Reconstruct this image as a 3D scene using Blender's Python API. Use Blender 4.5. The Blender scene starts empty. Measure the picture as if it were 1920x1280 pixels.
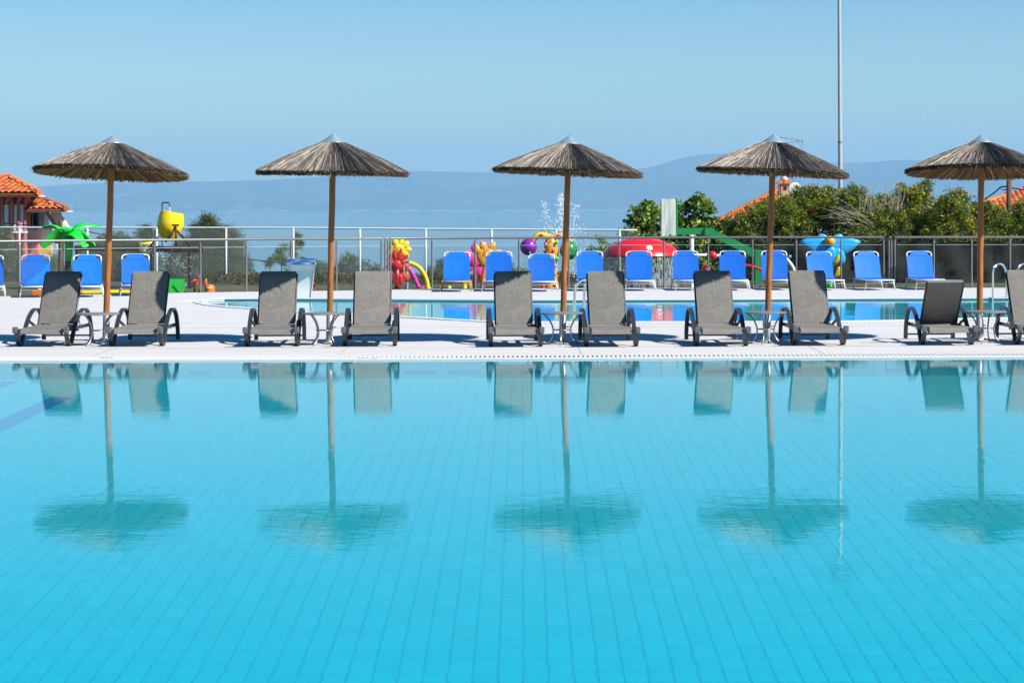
import bpy, bmesh, math, random
import numpy as np
from mathutils import Vector, Matrix
random.seed(7)
RNG = np.random.default_rng(11)
R = math.radians
S = bpy.context.scene
COL = S.collection

# ------------------------------------------------------------------ camera
F, PPX, PPY, CAMZ = 4300.0, 1130.0, 389.0, 1.75      # focal length, principal point (photo pixels), eye height
TH, ROLL = R(2.0), R(0.08)
fw = Vector((math.sin(TH), math.cos(TH), 0)); rt0 = Vector((math.cos(TH), -math.sin(TH), 0)); up0 = Vector((0, 0, 1))
rt = rt0*math.cos(ROLL) - up0*math.sin(ROLL); up = up0*math.cos(ROLL) + rt0*math.sin(ROLL)
EYE = Vector((0, 0, CAMZ))
cd = bpy.data.cameras.new('camera'); cam = bpy.data.objects.new('camera', cd); COL.objects.link(cam)
cd.sensor_width = 36; cd.lens = 36*F/1920; cd.shift_x = (960-PPX)/1920; cd.shift_y = -(640-PPY)/1920
cd.clip_start = 0.1; cd.clip_end = 80000
m = Matrix.Identity(4)
for i in range(3):
    m[i][0], m[i][1], m[i][2], m[i][3] = rt[i], up[i], -fw[i], EYE[i]
cam.matrix_world = m
S.camera = cam
def ray(u, v): return fw + rt*((u-PPX)/F) + up*((PPY-v)/F)
def G(u, v, z=0.0):                                   # ground point seen at a photo pixel
    d = ray(u, v); t = (z-CAMZ)/d.z
    return EYE + d*t
def AT(u, v, t): return EYE + ray(u, v)*t             # point at a photo pixel at depth t

# ------------------------------------------------------------------ sky, sun, exposure
SUN = Vector((1.0, -.55, 1.0)).normalized()
w = bpy.data.worlds.new('World'); S.world = w; w.use_nodes = True
nt = w.node_tree; bg = nt.nodes['Background']
sky = nt.nodes.new('ShaderNodeTexSky'); sky.sky_type = 'NISHITA'; sky.sun_disc = False
sky.sun_elevation = math.asin(SUN.z); sky.sun_rotation = math.atan2(SUN.x, SUN.y)
sky.altitude = 0; sky.air_density = 1.0; sky.dust_density = 0.1; sky.ozone_density = 3.0
hs = nt.nodes.new('ShaderNodeHueSaturation'); hs.inputs['Saturation'].default_value = 1.6; hs.inputs['Hue'].default_value = 0.506
nt.links.new(sky.outputs[0], hs.inputs['Color']); nt.links.new(hs.outputs[0], bg.inputs[0]); bg.inputs[1].default_value = 0.066
sl = bpy.data.lights.new('sun', 'SUN'); sl.energy = 5.0; sl.angle = R(0.53); sl.color = (1, 0.955, 0.89)
so = bpy.data.objects.new('sun', sl); COL.objects.link(so); so.location = (20, -10, 30)
so.rotation_euler = SUN.to_track_quat('Z', 'Y').to_euler()
sl.cycles.is_caustics_light = True                    # sunlight refracted through the pool water
S.view_settings.view_transform = 'Standard'; S.view_settings.look = 'None'
S.view_settings.gamma = 1; S.view_settings.exposure = 0.85; S.view_settings.use_curve_mapping = False
C = S.cycles
C.use_denoising = True
try: C.denoiser = 'OPENIMAGEDENOISE'
except Exception: pass
C.max_bounces = 7; C.diffuse_bounces = 2; C.glossy_bounces = 3; C.transmission_bounces = 5
C.transparent_max_bounces = 12; C.volume_bounces = 0
C.caustics_refractive = True; C.caustics_reflective = False; C.sample_clamp_indirect = 6
C.use_adaptive_sampling = True; C.adaptive_threshold = 0.02

# ------------------------------------------------------------------ helpers
class MB:
    """Collects shapes; build() links them as ONE mesh object."""
    def __init__(s): s.v = []; s.f = []; s.c = []
    def add(s, vs, fs, col=None):
        o = len(s.v); s.v += [tuple(x) for x in vs]
        s.f += [tuple(i+o for i in f) for f in fs]; s.c += [col]*len(fs)
        return s
    def box(s, c, d, rz=0, bev=0, col=None, rot=None):
        x, y, z = d[0]/2, d[1]/2, d[2]/2
        b = min(bev, x*.9, y*.9, z*.9)
        M = (rot if rot is not None else Matrix.Rotation(rz, 3, 'Z')); c = Vector(c)
        if b <= 0:
            vs = [Vector((sx*x, sy*y, sz*z)) for sz in (-1, 1) for sy in (-1, 1) for sx in (-1, 1)]
            fs = [(0, 2, 3, 1), (4, 5, 7, 6), (0, 1, 5, 4), (2, 6, 7, 3), (0, 4, 6, 2), (1, 3, 7, 5)]
            return s.add([M@p+c for p in vs], fs, col)
        bm = bmesh.new(); bmesh.ops.create_cube(bm, size=1)
        for p in bm.verts: p.co = Vector((p.co.x*d[0], p.co.y*d[1], p.co.z*d[2]))
        bmesh.ops.bevel(bm, geom=list(bm.edges), offset=b, segments=2, affect='EDGES', profile=.6)
        vs = [M@p.co+c for p in bm.verts]; fs = [tuple(q.index for q in f.verts) for f in bm.faces]
        bm.free(); return s.add(vs, fs, col)
    def tube(s, pts, r, n=8, caps=True, col=None, closed=False):
        P = [Vector(p) for p in pts]; k = len(P)
        rs = r if isinstance(r, (list, tuple)) else [r]*k
        vs = []; N = None
        for i in range(k):
            if closed: T = (P[(i+1) % k]-P[i-1]).normalized()
            else: T = (P[min(i+1, k-1)]-P[max(i-1, 0)]).normalized()
            if N is None:
                a = Vector((0, 0, 1)) if abs(T.z) < .9 else Vector((1, 0, 0))
                N = T.cross(a).normalized()
            else: N = (N-T*N.dot(T)).normalized()
            B = T.cross(N)
            vs += [P[i]+(N*math.cos(2*math.pi*j/n)+B*math.sin(2*math.pi*j/n))*rs[i] for j in range(n)]
        fs = []
        for i in range(k if closed else k-1):
            a = i*n; b = ((i+1) % k)*n
            fs += [(a+j, a+(j+1) % n, b+(j+1) % n, b+j) for j in range(n)]
        if caps and not closed:
            fs += [tuple(range(n-1, -1, -1)), tuple(range((k-1)*n, k*n))]
        return s.add(vs, fs, col)
    def band(s, pts, side, wid, th, col=None):
        """flat bar swept along pts; side = direction of its width"""
        P = [Vector(p) for p in pts]; k = len(P); sd = Vector(side).normalized(); vs = []
        for i in range(k):
            T = (P[min(i+1, k-1)]-P[max(i-1, 0)]).normalized(); N = T.cross(sd).normalized()
            vs += [P[i]+sd*(a*wid/2)+N*(b*th/2) for a, b in ((-1, -1), (1, -1), (1, 1), (-1, 1))]
        fs = []
        for i in range(k-1):
            a = i*4; b = a+4
            fs += [(a+j, a+(j+1) % 4, b+(j+1) % 4, b+j) for j in range(4)]
        fs += [(3, 2, 1, 0), tuple(range((k-1)*4, k*4))]
        return s.add(vs, fs, col)
    def lathe(s, prof, n=24, c=(0, 0, 0), col=None, M=None, squash=(1, 1)):
        c = Vector(c); vs = []
        for r_, z in prof:
            for j in range(n):
                a = 2*math.pi*j/n; p = Vector((r_*math.cos(a)*squash[0], r_*math.sin(a)*squash[1], z))
                vs.append((M@p if M is not None else p)+c)
        fs = []
        for i in range(len(prof)-1):
            a = i*n; b = a+n
            fs += [(a+j, a+(j+1) % n, b+(j+1) % n, b+j) for j in range(n)]
        fs.append(tuple(range(n-1, -1, -1))); fs.append(tuple(range((len(prof)-1)*n, len(prof)*n)))
        return s.add(vs, fs, col)
    def ball(s, c, r, n=16, col=None, M=None):
        rr = (r, r, r) if not isinstance(r, (tuple, list)) else r
        k = n//2; vs = []; c = Vector(c)
        for i in range(1, k):
            t = math.pi*i/k
            for j in range(n):
                a = 2*math.pi*j/n
                p = Vector((rr[0]*math.sin(t)*math.cos(a), rr[1]*math.sin(t)*math.sin(a), rr[2]*math.cos(t)))
                vs.append((M@p if M is not None else p)+c)
        z = Vector((0, 0, rr[2])); vs += [c+(M@z if M is not None else z), c-(M@z if M is not None else z)]
        T = (k-1)*n; fs = []
        for i in range(k-2):
            fs += [(i*n+j, (i+1)*n+j, (i+1)*n+(j+1) % n, i*n+(j+1) % n) for j in range(n)]
        fs += [(T, j, (j+1) % n) for j in range(n)] + [(T+1, (k-2)*n+(j+1) % n, (k-2)*n+j) for j in range(n)]
        return s.add(vs, fs, col)
    def prism(s, poly, axis, th, c=(0, 0, 0), M=None, col=None):
        """outline (2-D) in the X-Z plane extruded along Y by th (centred)"""
        c = Vector(c); n = len(poly); vs = []
        for y in (-th/2, th/2):
            for (a, b) in poly:
                p = Vector((a, y, b)); vs.append((M@p if M is not None else p)+c)
        fs = [tuple(range(n)), tuple(range(2*n-1, n-1, -1))]
        fs += [(j+n, (j+1) % n+n, (j+1) % n, j) for j in range(n)]
        return s.add(vs, fs, col)
    def mesh(s, name, smooth=False, angle=None):
        me = bpy.data.meshes.new(name); me.from_pydata(s.v, [], s.f)
        if any(c is not None for c in s.c):
            at = me.attributes.new('tint', 'FLOAT_COLOR', 'FACE')
            arr = np.ones((len(s.f), 4), np.float32)
            for i, c in enumerate(s.c):
                if c is not None: arr[i, :3] = c
            at.data.foreach_set('color', arr.ravel())
        if smooth:
            me.polygons.foreach_set('use_smooth', [True]*len(me.polygons))
            if angle: me.set_sharp_from_angle(angle=R(angle))
        me.update(); return me
    def build(s, name, mat, parent=None, smooth=False, angle=None):
        return obj(name, s.mesh(name, smooth, angle), mat, parent)

def obj(name, me, mat, parent=None, loc=None):
    o = bpy.data.objects.new(name, me)
    if mat is not None and not me.materials: me.materials.append(mat)
    COL.objects.link(o)
    if parent is not None: o.parent = parent
    if loc is not None: o.location = loc
    return o
def thing(name, label, cat, loc=(0, 0, 0), rz=0, group=None, rot=None):
    o = bpy.data.objects.new(name, None); COL.objects.link(o)
    o.empty_display_size = .1; o.location = loc; o.rotation_euler = rot if rot is not None else (0, 0, rz)
    return tag(o, label, cat, group)
def tag(o, label, cat, group=None, kind=None):
    if label: o['label'] = label
    if cat: o['category'] = cat
    if group: o['group'] = group
    if kind: o['kind'] = kind
    return o
def struct(o): o['kind'] = 'structure'; return o
def stuff(o): o['kind'] = 'stuff'; return o
def dup(o, parent=None):
    c = o.copy(); COL.objects.link(c); c.parent = parent
    for ch in o.children: dup(ch, c)
    return c
def quick(name, verts, faces, mat, parent=None, smooth=False, tint=None):
    me = bpy.data.meshes.new(name)
    verts = np.asarray(verts, np.float32); faces = np.asarray(faces, np.int32); k = faces.shape[1]
    me.vertices.add(len(verts)); me.vertices.foreach_set('co', verts.ravel())
    me.loops.add(faces.size); me.loops.foreach_set('vertex_index', faces.ravel())
    me.polygons.add(len(faces)); me.polygons.foreach_set('loop_start', np.arange(0, faces.size, k, dtype=np.int32))
    if tint is not None:
        at = me.attributes.new('tint', 'FLOAT_COLOR', 'FACE')
        a = np.ones((len(faces), 4), np.float32); a[:, :3] = tint; at.data.foreach_set('color', a.ravel())
    me.polygons.foreach_set('use_smooth', np.full(len(faces), bool(smooth)))
    me.update(calc_edges=True); me.validate()
    return obj(name, me, mat, parent)

# ------------------------------------------------------------------ materials
MATS = {}
def pm(name, base, rough=.5, var=.0, scale=6., bump=0., metal=0., spec=.5, tint=False, bscale=None, stretch=None,
       second=None, mix=(.4, .6), randv=0., coat=0., trans=0., sss=None, obj_coord=True):
    if name in MATS: return MATS[name]
    m = bpy.data.materials.new(name); m.use_nodes = True; MATS[name] = m
    n = m.node_tree.nodes; L = m.node_tree.links; b = n['Principled BSDF']
    b.inputs['Roughness'].default_value = rough; b.inputs['Metallic'].default_value = metal
    b.inputs['Specular IOR Level'].default_value = spec; b.inputs['Coat Weight'].default_value = coat
    b.inputs['Base Color'].default_value = (*base, 1)
    src = None
    tc = n.new('ShaderNodeTexCoord'); vec = tc.outputs['Object']
    if stretch:
        mp = n.new('ShaderNodeMapping'); mp.inputs['Scale'].default_value = stretch
        L.new(vec, mp.inputs['Vector']); vec = mp.outputs[0]
    def noise(sc, det=4.):
        t = n.new('ShaderNodeTexNoise'); t.inputs['Scale'].default_value = sc; t.inputs['Detail'].default_value = det
        L.new(vec, t.inputs['Vector']); return t.outputs['Fac']
    def math_(op, a, b_):
        q = n.new('ShaderNodeMath'); q.operation = op
        for i, x in enumerate((a, b_)):
            if isinstance(x, (int, float)): q.inputs[i].default_value = x
            else: L.new(x, q.inputs[i])
        return q.outputs[0]
    colsock = None
    def rgb(c):
        q = n.new('ShaderNodeRGB'); q.outputs[0].default_value = (*c, 1); return q.outputs[0]
    if second is not None:
        r_ = n.new('ShaderNodeValToRGB'); r_.color_ramp.elements[0].position = mix[0]; r_.color_ramp.elements[1].position = mix[1]
        r_.color_ramp.elements[0].color = (*base, 1); r_.color_ramp.elements[1].color = (*second, 1)
        L.new(noise(scale), r_.inputs[0]); colsock = r_.outputs[0]
    if tint:
        at = n.new('ShaderNodeAttribute'); at.attribute_name = 'tint'
        q = n.new('ShaderNodeMix'); q.data_type = 'RGBA'; q.blend_type = 'MULTIPLY'; q.inputs[0].default_value = 1
        L.new(colsock or rgb(base), q.inputs[6]); L.new(at.outputs['Color'], q.inputs[7]); colsock = q.outputs[2]
    if var or randv:
        f = 1.0
        if var: f = math_('ADD', math_('MULTIPLY', math_('SUBTRACT', noise(scale*1.7, 6.), .5), 4*var), 1.0)
        if randv:
            oi = n.new('ShaderNodeObjectInfo')
            f = math_('MULTIPLY', f, math_('ADD', math_('MULTIPLY', math_('SUBTRACT', oi.outputs['Random'], .5), 2*randv), 1.0))
        q = n.new('ShaderNodeVectorMath'); q.operation = 'SCALE'
        L.new(colsock or rgb(base), q.inputs[0]); L.new(f, q.inputs['Scale']); colsock = q.outputs[0]
    if colsock: L.new(colsock, b.inputs['Base Color'])
    if bump:
        bp = n.new('ShaderNodeBump'); bp.inputs['Strength'].default_value = 1; bp.inputs['Distance'].default_value = bump
        L.new(noise(bscale or scale*4, 5.), bp.inputs['Height']); L.new(bp.outputs[0], b.inputs['Normal'])
    return m

# ================================================================== SETTING
WATER_Z = -0.02
EDGE = G(980, 674, WATER_Z).y                          # far edge of the big pool
DEPTH = 2.55
PX0, PX1, PY0 = -12.0, 12.0, 1.9

def water_mat(name, tint, amp, scale):
    m = bpy.data.materials.new(name); m.use_nodes = True
    n = m.node_tree.nodes; L = m.node_tree.links; b = n['Principled BSDF']
    b.inputs['Base Color'].default_value = (*tint, 1); b.inputs['Roughness'].default_value = 0.0
    b.inputs['IOR'].default_value = 1.333; b.inputs['Transmission Weight'].default_value = 1
    tc = n.new('ShaderNodeTexCoord'); mp = n.new('ShaderNodeMapping'); mp.inputs['Scale'].default_value = (.75, 1, 1)
    L.new(tc.outputs['Object'], mp.inputs[0])
    a = n.new('ShaderNodeTexNoise'); a.inputs['Scale'].default_value = scale; a.inputs['Detail'].default_value = 3
    a2 = n.new('ShaderNodeTexNoise'); a2.inputs['Scale'].default_value = scale*.22; a2.inputs['Detail'].default_value = 1
    L.new(mp.outputs[0], a.inputs['Vector']); L.new(mp.outputs[0], a2.inputs['Vector'])
    ad = n.new('ShaderNodeMath'); ad.operation = 'MULTIPLY_ADD'; ad.inputs[1].default_value = 1.2
    L.new(a2.outputs['Fac'], ad.inputs[0]); L.new(a.outputs['Fac'], ad.inputs[2])
    bp = n.new('ShaderNodeBump'); bp.inputs['Distance'].default_value = amp; bp.inputs['Strength'].default_value = 1
    pn = n.new('ShaderNodeTexNoise'); pn.inputs['Scale'].default_value = .55; pn.inputs['Detail'].default_value = 2; L.new(mp.outputs[0], pn.inputs['Vector'])
    pr_ = n.new('ShaderNodeMapRange'); pr_.inputs[1].default_value = .35; pr_.inputs[2].default_value = .68; pr_.inputs[3].default_value = .45; pr_.inputs[4].default_value = 1.9; L.new(pn.outputs['Fac'], pr_.inputs[0])
    pmul = n.new('ShaderNodeMath'); pmul.operation = 'MULTIPLY'; L.new(ad.outputs[0], pmul.inputs[0]); L.new(pr_.outputs[0], pmul.inputs[1]); L.new(pmul.outputs[0], bp.inputs['Height']); L.new(bp.outputs[0], b.inputs['Normal'])
    return m
M_TILE = pm('pool_tile', (.38, .82, .84), .25, var=.03, scale=3, tint=True)
M_GROUT = pm('pool_grout', (.28, .57, .66), .8, var=.05)
M_CONC = pm('deck_concrete', (.505, .495, .475), .75, var=.05, scale=.7, bump=.0008, bscale=40, stretch=(.35, 1, 1))
M_COPING = pm('white_coping', (.62, .61, .59), .5, var=.02, scale=3)

# ---- big pool: floor and walls of tiles over a grout bed
TW, TL, GAP = .125, .25, .0085
floor_o = struct(MB().add([(PX0, PY0, -DEPTH), (PX1, PY0, -DEPTH), (PX1, EDGE, -DEPTH), (PX0, EDGE, -DEPTH)], [(0, 1, 2, 3)]).build('pool_floor', M_GROUT))
LANE = G(0, 795, 0).x                                   # placeholder, refined below
def tiles(origin, du, dv, nrm, nu, nv, wu, wv, gap, colf, lift=.0025, bev=.0012):
    """grid of bevelled tiles; returns verts, quads, tints"""
    iu, iv = np.meshgrid(np.arange(nu), np.arange(nv), indexing='ij'); iu = iu.ravel(); iv = iv.ravel(); k = len(iu)
    o = np.array(origin); du = np.array(du); dv = np.array(dv); nr = np.array(nrm)
    jit = RNG.normal(0, .0006, k)
    cs = o + np.outer((iu+.5)*wu, du) + np.outer((iv+.5)*wv, dv)
    V = np.zeros((k, 8, 3))
    for q, (a, b_, e, l) in enumerate([(-1, -1, 0, 0), (1, -1, 0, 0), (1, 1, 0, 0), (-1, 1, 0, 0), (-1, -1, 1, 1), (1, -1, 1, 1), (1, 1, 1, 1), (-1, 1, 1, 1)]):
        hu = (wu-gap)/2-e*bev; hv = (wv-gap*.75)/2-e*bev
        V[:, q] = cs + a*hu*du + b_*hv*dv + np.outer((l*lift)+jit*l, nr)
    f = np.array([(4, 5, 6, 7), (0, 1, 5, 4), (1, 2, 6, 5), (2, 3, 7, 6), (3, 0, 4, 7)])
    Fc = (np.arange(k)[:, None, None]*8 + f[None]).reshape(-1, 4)
    T = np.repeat(colf(iu, iv, cs), 5, axis=0)
    return V, Fc, T
def floor_col(iu, iv, cs):
    t = 1+RNG.normal(0, .022, len(iu)); c = np.stack([t, t, t], 1)
    x, y = cs[:, 0], cs[:, 1]
    blue = np.array([.30, .42, .85])
    lane = (np.abs(x-LANE_X) < .13) & (y < EDGE-2.2)
    tee = (np.abs(x-LANE_X) < .5) & (np.abs(y-(EDGE-2.2)) < .2)
    lane2 = (np.abs(x-(LANE_X-.95)) < .13) & ((y*1.1) % 2.0 < 1.2)
    c[lane | lane2] *= blue
    return c
def refr_floor(u, v, z=-DEPTH):                         # point of the pool floor seen through the water at a pixel
    p = G(u, v, WATER_Z); d = ray(u, v).normalized(); n1 = 1/1.333
    hz = Vector((d.x, d.y, 0)); s = hz.length*n1; hz.normalize(); c = math.sqrt(1-s*s)
    return p + (hz*s/c - Vector((0, 0, 1)))*(WATER_Z-z)
LANE_X = refr_floor(45, 775).x
print('edge', EDGE, 'lane', LANE_X, 'near floor', refr_floor(980, 1280), 'far', refr_floor(980, 712))
x0 = -9.5; nx = int(19/TW); ny = int((EDGE-4.0)/TL)
V, Fc, T = tiles((x0, EDGE-ny*TL, -DEPTH), (1, 0, 0), (0, 1, 0), (0, 0, 1), nx, ny, TW, TL, GAP, floor_col)
nT = nx*ny
cen = V[:, :4].mean(1)
# the 300 tiles that show largest: the nearest ones inside the frame
def project(P):
    d = np.asarray(P)-np.array(EYE); z = d@np.array(fw); return PPX+F*(d@np.array(rt))/z, z
u_, z_ = project(cen)
vis = (u_ > -10) & (u_ < 1930) & (cen[:, 1] > refr_floor(980, 1279).y-.1)
order = np.argsort(np.where(vis, cen[:, 1], 1e9)); near = set(order[:300].tolist())
keep = np.array([i not in near for i in range(nT)])
kv = V[keep]; kf = (np.arange(len(kv))[:, None, None]*8 + np.array([(4, 5, 6, 7), (0, 1, 5, 4), (1, 2, 6, 5), (2, 3, 7, 6), (3, 0, 4, 7)])[None]).reshape(-1, 4)
kt = T.reshape(-1, 5, 3)[keep].reshape(-1, 3)
far_tiles = stuff(quick('tile', kv.reshape(-1, 3), kf, M_TILE, floor_o, tint=kt))
far_tiles.name = 'floor_tiles'
TILE_ME = []
for q in range(5):                                      # five shared tile meshes with slightly different tones
    t = 1+(q-2)*.016
    me = MB().add([tuple(p) for p in (V[0]-cen[0]).tolist()], [(4, 5, 6, 7), (0, 1, 5, 4), (1, 2, 6, 5), (2, 3, 7, 6), (3, 0, 4, 7)], (t, t, t)).mesh('tile')
    TILE_ME.append(me)
for i in order[:300]:
    obj('tile', TILE_ME[int(RNG.integers(5))], M_TILE, floor_o, loc=tuple(cen[i]))
# walls
wall_o = struct(MB().box(((PX0+PX1)/2, EDGE+.15, -DEPTH/2-.06), (PX1-PX0, .3, DEPTH-.08)).build('pool_wall', M_GROUT))
def wall_col(iu, iv, cs):
    t = 1+RNG.normal(0, .02, len(iu)); c = np.stack([t, t, t], 1)
    for u in (372, 560, 783, 867, 1000, 1170, 1358, 1480, 1700):
        xw = G(u, 674).x; k = (np.abs(cs[:, 0]-xw) < .15) & (np.abs(cs[:, 2]+1.75) < .2); c[k] *= (.55, .6, .85)
    return c
V2, F2, T2 = tiles((-9.5, EDGE, -DEPTH), (1, 0, 0), (0, 0, 1), (0, -1, 0), int(19/TW), int((DEPTH-.06)/.25), TW, .25, .005, wall_col)
stuff(quick('wall_tiles', V2.reshape(-1, 3), F2, M_TILE, wall_o, tint=T2))
for nm, c, d in (('pool_wall', (PX0-.15, (PY0+EDGE)/2, -DEPTH/2-.06), (.3, EDGE-PY0, DEPTH-.08)), ('pool_wall', (PX1+.15, (PY0+EDGE)/2, -DEPTH/2-.06), (.3, EDGE-PY0, DEPTH-.08)), ('pool_wall', (0, PY0-.15, -DEPTH/2-.06), (PX1-PX0, .3, DEPTH-.08))):
    struct(MB().box(c, d).build(nm, pm('pool_side_tile', (.58, .86, .88), .3, var=.03)))
M_WATER = water_mat('pool_water', (.001, .77, .89), .00042, 14.0)
water = MB().add([(PX0, PY0, WATER_Z), (PX1, PY0, WATER_Z), (PX1, EDGE, WATER_Z), (PX0, EDGE, WATER_Z)], [(0, 1, 2, 3)]).build('pool_water', M_WATER, smooth=True)
struct(water)
water.cycles.is_caustics_caster = True

# ---- second pool behind the loungers: outline sampled along X
near_px = [(366, 566), (385, 571), (430, 575.5), (500, 580.5), (560, 585), (660, 590), (767, 594.5), (860, 600), (914, 603), (1000, 604), (1300, 604), (1560, 603), (1700, 601), (1793, 598), (1900, 596)]
far_px = [(366, 565), (380, 562.5), (420, 560.5), (500, 560), (640, 561), (960, 563), (1300, 562), (1600, 560), (1900, 559)]
nP = [G(u, v) for u, v in near_px]; fP = [G(u, v) for u, v in far_px]
for L_ in (nP, fP):
    a, b_ = L_[-2], L_[-1]; L_.append(b_+(b_-a).normalized()*6)
P2X0 = nP[0].x; P2X1 = min(nP[-1].x, fP[-1].x)
def yn(x): return float(np.interp(x, [p.x for p in nP], [p.y for p in nP]))
def yf(x): return max(yn(x)+.001, float(np.interp(x, [p.x for p in fP], [p.y for p in fP])))
fence_px = [(-150, 560), (0, 556), (290, 550), (462, 547), (631, 545), (724, 543.5), (811, 542), (1000, 540.5), (1245, 539.7), (1820, 539.5), (2100, 539.5)]
fenceP = [G(u, v) for u, v in fence_px]
def yfence(x): return float(np.interp(x, [p.x for p in fenceP], [p.y for p in fenceP]))
XL, XR = -17.0, 17.0
xs = sorted(set(list(np.arange(XL, XR+.01, .5))+[P2X0, P2X1]+list(np.linspace(P2X0, P2X0+3, 25))))
GR0, GR1 = EDGE+.10, EDGE+.42                            # overflow channel covered by a grating
bm = MB()
for a, b_ in zip(xs[:-1], xs[1:]):
    def q(y00, y01, y10, y11): bm.add([(a, y00, 0), (b_, y10, 0), (b_, y11, 0), (a, y01, 0)], [(0, 1, 2, 3)])
    ea, eb = yfence(a)+.25, yfence(b_)+.25
    mid = (a+b_)/2
    if P2X0 < mid < P2X1:
        q(GR1, yn(a), GR1, yn(b_)); q(yf(a), ea, yf(b_), eb)
        # basin sides
        for yy in (yn, yf): bm.add([(a, yy(a), 0), (b_, yy(b_), 0), (b_, yy(b_), -1.2), (a, yy(a), -1.2)], [(0, 1, 2, 3)])
    else: q(GR1, ea, GR1, eb)
    bm.add([(a, ea, 0), (b_, eb, 0), (b_, eb, -.6), (a, ea, -.6)], [(0, 1, 2, 3)])
deck = struct(bm.build('deck', M_CONC))
jm = MB()
def jline(a, b_, wd): jm.band([Vector((*a, .0015)), Vector((*b_, .0015))], Vector((b_[1]-a[1], a[0]-b_[0], 0)), wd, .001)
for yy in (EDGE+2.05, EDGE+4.6, EDGE+6.9): jline((XL, yy), (XR, yy+.02), .014)
for k in range(-5, 6):
    xx = k*2.9+.7; jline((xx, GR1+.06), (xx, min(yn(xx)-.6, EDGE+9) if xx > P2X0 else yfence(xx)-.3), .012)
struct(jm.build('deck_joint', pm('joint_filler', (.33, .325, .31), .9)))
struct(MB().box((0, 0.2, -.05), (40, 3.2, .1)).build('near_deck', M_CONC))
# coping and grating of the big pool
cop = MB().box(((XL+XR)/2, EDGE+.05, -.024), (XR-XL, .10, .05), bev=.008)
cop.box(((XL+XR)/2, GR1+.02, -.002), (XR-XL, .04, .012))
struct(cop.build('pool_coping', M_COPING))
struct(MB().box(((XL+XR)/2, (GR0+GR1)/2, -.16), (XR-XL, GR1-GR0-.004, .1)).build('overflow_channel', pm('channel', (.09, .08, .07), .8)))
gm = MB(); x = -9.0
while x < 9.5:
    gm.box((x, (GR0+GR1)/2, -.008), (.030, GR1-GR0-.006, .03)); x += .055
grate = stuff(gm.build('overflow_grating', pm('grating_plastic', (.62, .60, .56), .5, var=.04)))
tag(grate, 'long white slatted overflow grating along the edge of the big pool', 'grating')
# second basin floor, water, coping
bm = MB(); wm = MB(); cm = MB()
xs2 = [x for x in xs if P2X0 <= x <= P2X1]
for a, b_ in zip(xs2[:-1], xs2[1:]):
    bm.add([(a, yn(a), -1.2), (b_, yn(b_), -1.2), (b_, yf(b_), -1.2), (a, yf(a), -1.2)], [(0, 1, 2, 3)])
    wm.add([(a, yn(a), -.03), (b_, yn(b_), -.03), (b_, yf(b_), -.03), (a, yf(a), -.03)], [(0, 1, 2, 3)])
struct(bm.build('leisure_pool_floor', pm('leisure_floor', (.62, .92, .96), .4, var=.03)))
w2 = struct(wm.build('leisure_pool_water', water_mat('leisure_water', (.05, .82, .97), .0012, 6.0), smooth=True))
w2.cycles.is_caustics_caster = True
rim = [Vector((x, yn(x)-.0, 0)) for x in xs2] ; rim2 = [Vector((x, yf(x), 0)) for x in xs2]
cm.band([p+Vector((0, -.15, .006)) for p in rim], (0, 1, 0), .34, .02)
cm.band([p+Vector((0, .15, .006)) for p in rim2], (0, 1, 0), .34, .02)
cm.band([Vector((P2X0-.12, yn(P2X0)-.2, .005)), Vector((P2X0-.12, yf(P2X0)+.2, .005))], (1, 0, 0), .3, .02)
struct(cm.build('leisure_pool_coping', M_COPING))
gm = MB(); 
for x in np.arange(P2X0+2, P2X1, .07): gm.box((x, yf(x)+.42, .004), (.03, .16, .006))
for x in np.arange(P2X0+5, P2X1, .07): gm.box((x, yn(x)-.42, .004), (.03, .16, .006))
tag(stuff(gm.build('leisure_pool_grating', MATS['grating_plastic'])), 'pale slatted grating round the smaller pool behind the loungers', 'grating')
for o in list(bpy.data.objects):
    if o.type == 'MESH' and o not in (water, w2) and any(k in o.name for k in ('floor', 'tile', 'pool_wall', 'deck')):
        o.cycles.is_caustics_receiver = True

# ---- terrain, sea, far coast
SEA_Z = -22.0
def terr_z(t):
    return float(np.interp(t, [0, 60, 64, 80, 120, 300, 700, 900], [-.16, -.16, -.9, -4.5, -7, -13, -21, -24]))
M_GROUND = pm('dry_ground', (.08, .065, .035), .95, second=(.05, .06, .022), scale=.4, var=.12, bump=.03, bscale=3)
ts = [30, 45, 52, 60, 62, 64, 68, 74, 80, 95, 120, 180, 300, 500, 700, 900]
tm = MB(); W_ = [-600, -200, -80, -40, -25, -12, 0, 12, 25, 40, 80, 200, 600]
vs = []
for t in ts:
    for x in W_:
        zz = terr_z(t)+ (.25*math.sin(x*.21+t*.13) if 64 < t < 850 else 0)
        if t < 46: zz = -3.2                            # passes below the pool deck
        vs.append((x*max(1, t/80) if abs(x) > 41 else x, t, zz))
nw = len(W_)
tm.add(vs, [(i*nw+j, i*nw+j+1, (i+1)*nw+j+1, (i+1)*nw+j) for i in range(len(ts)-1) for j in range(nw-1)])
struct(tm.build('ground', M_GROUND, smooth=True))
M_SEA = pm('sea_water', (.03, .12, .18), .12, bump=.08, bscale=.12, spec=.5)
struct(MB().add([(-26000, 650, SEA_Z), (26000, 650, SEA_Z), (26000, 17400, SEA_Z), (-26000, 17400, SEA_Z)], [(0, 1, 2, 3)]).build('sea', M_SEA))
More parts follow.
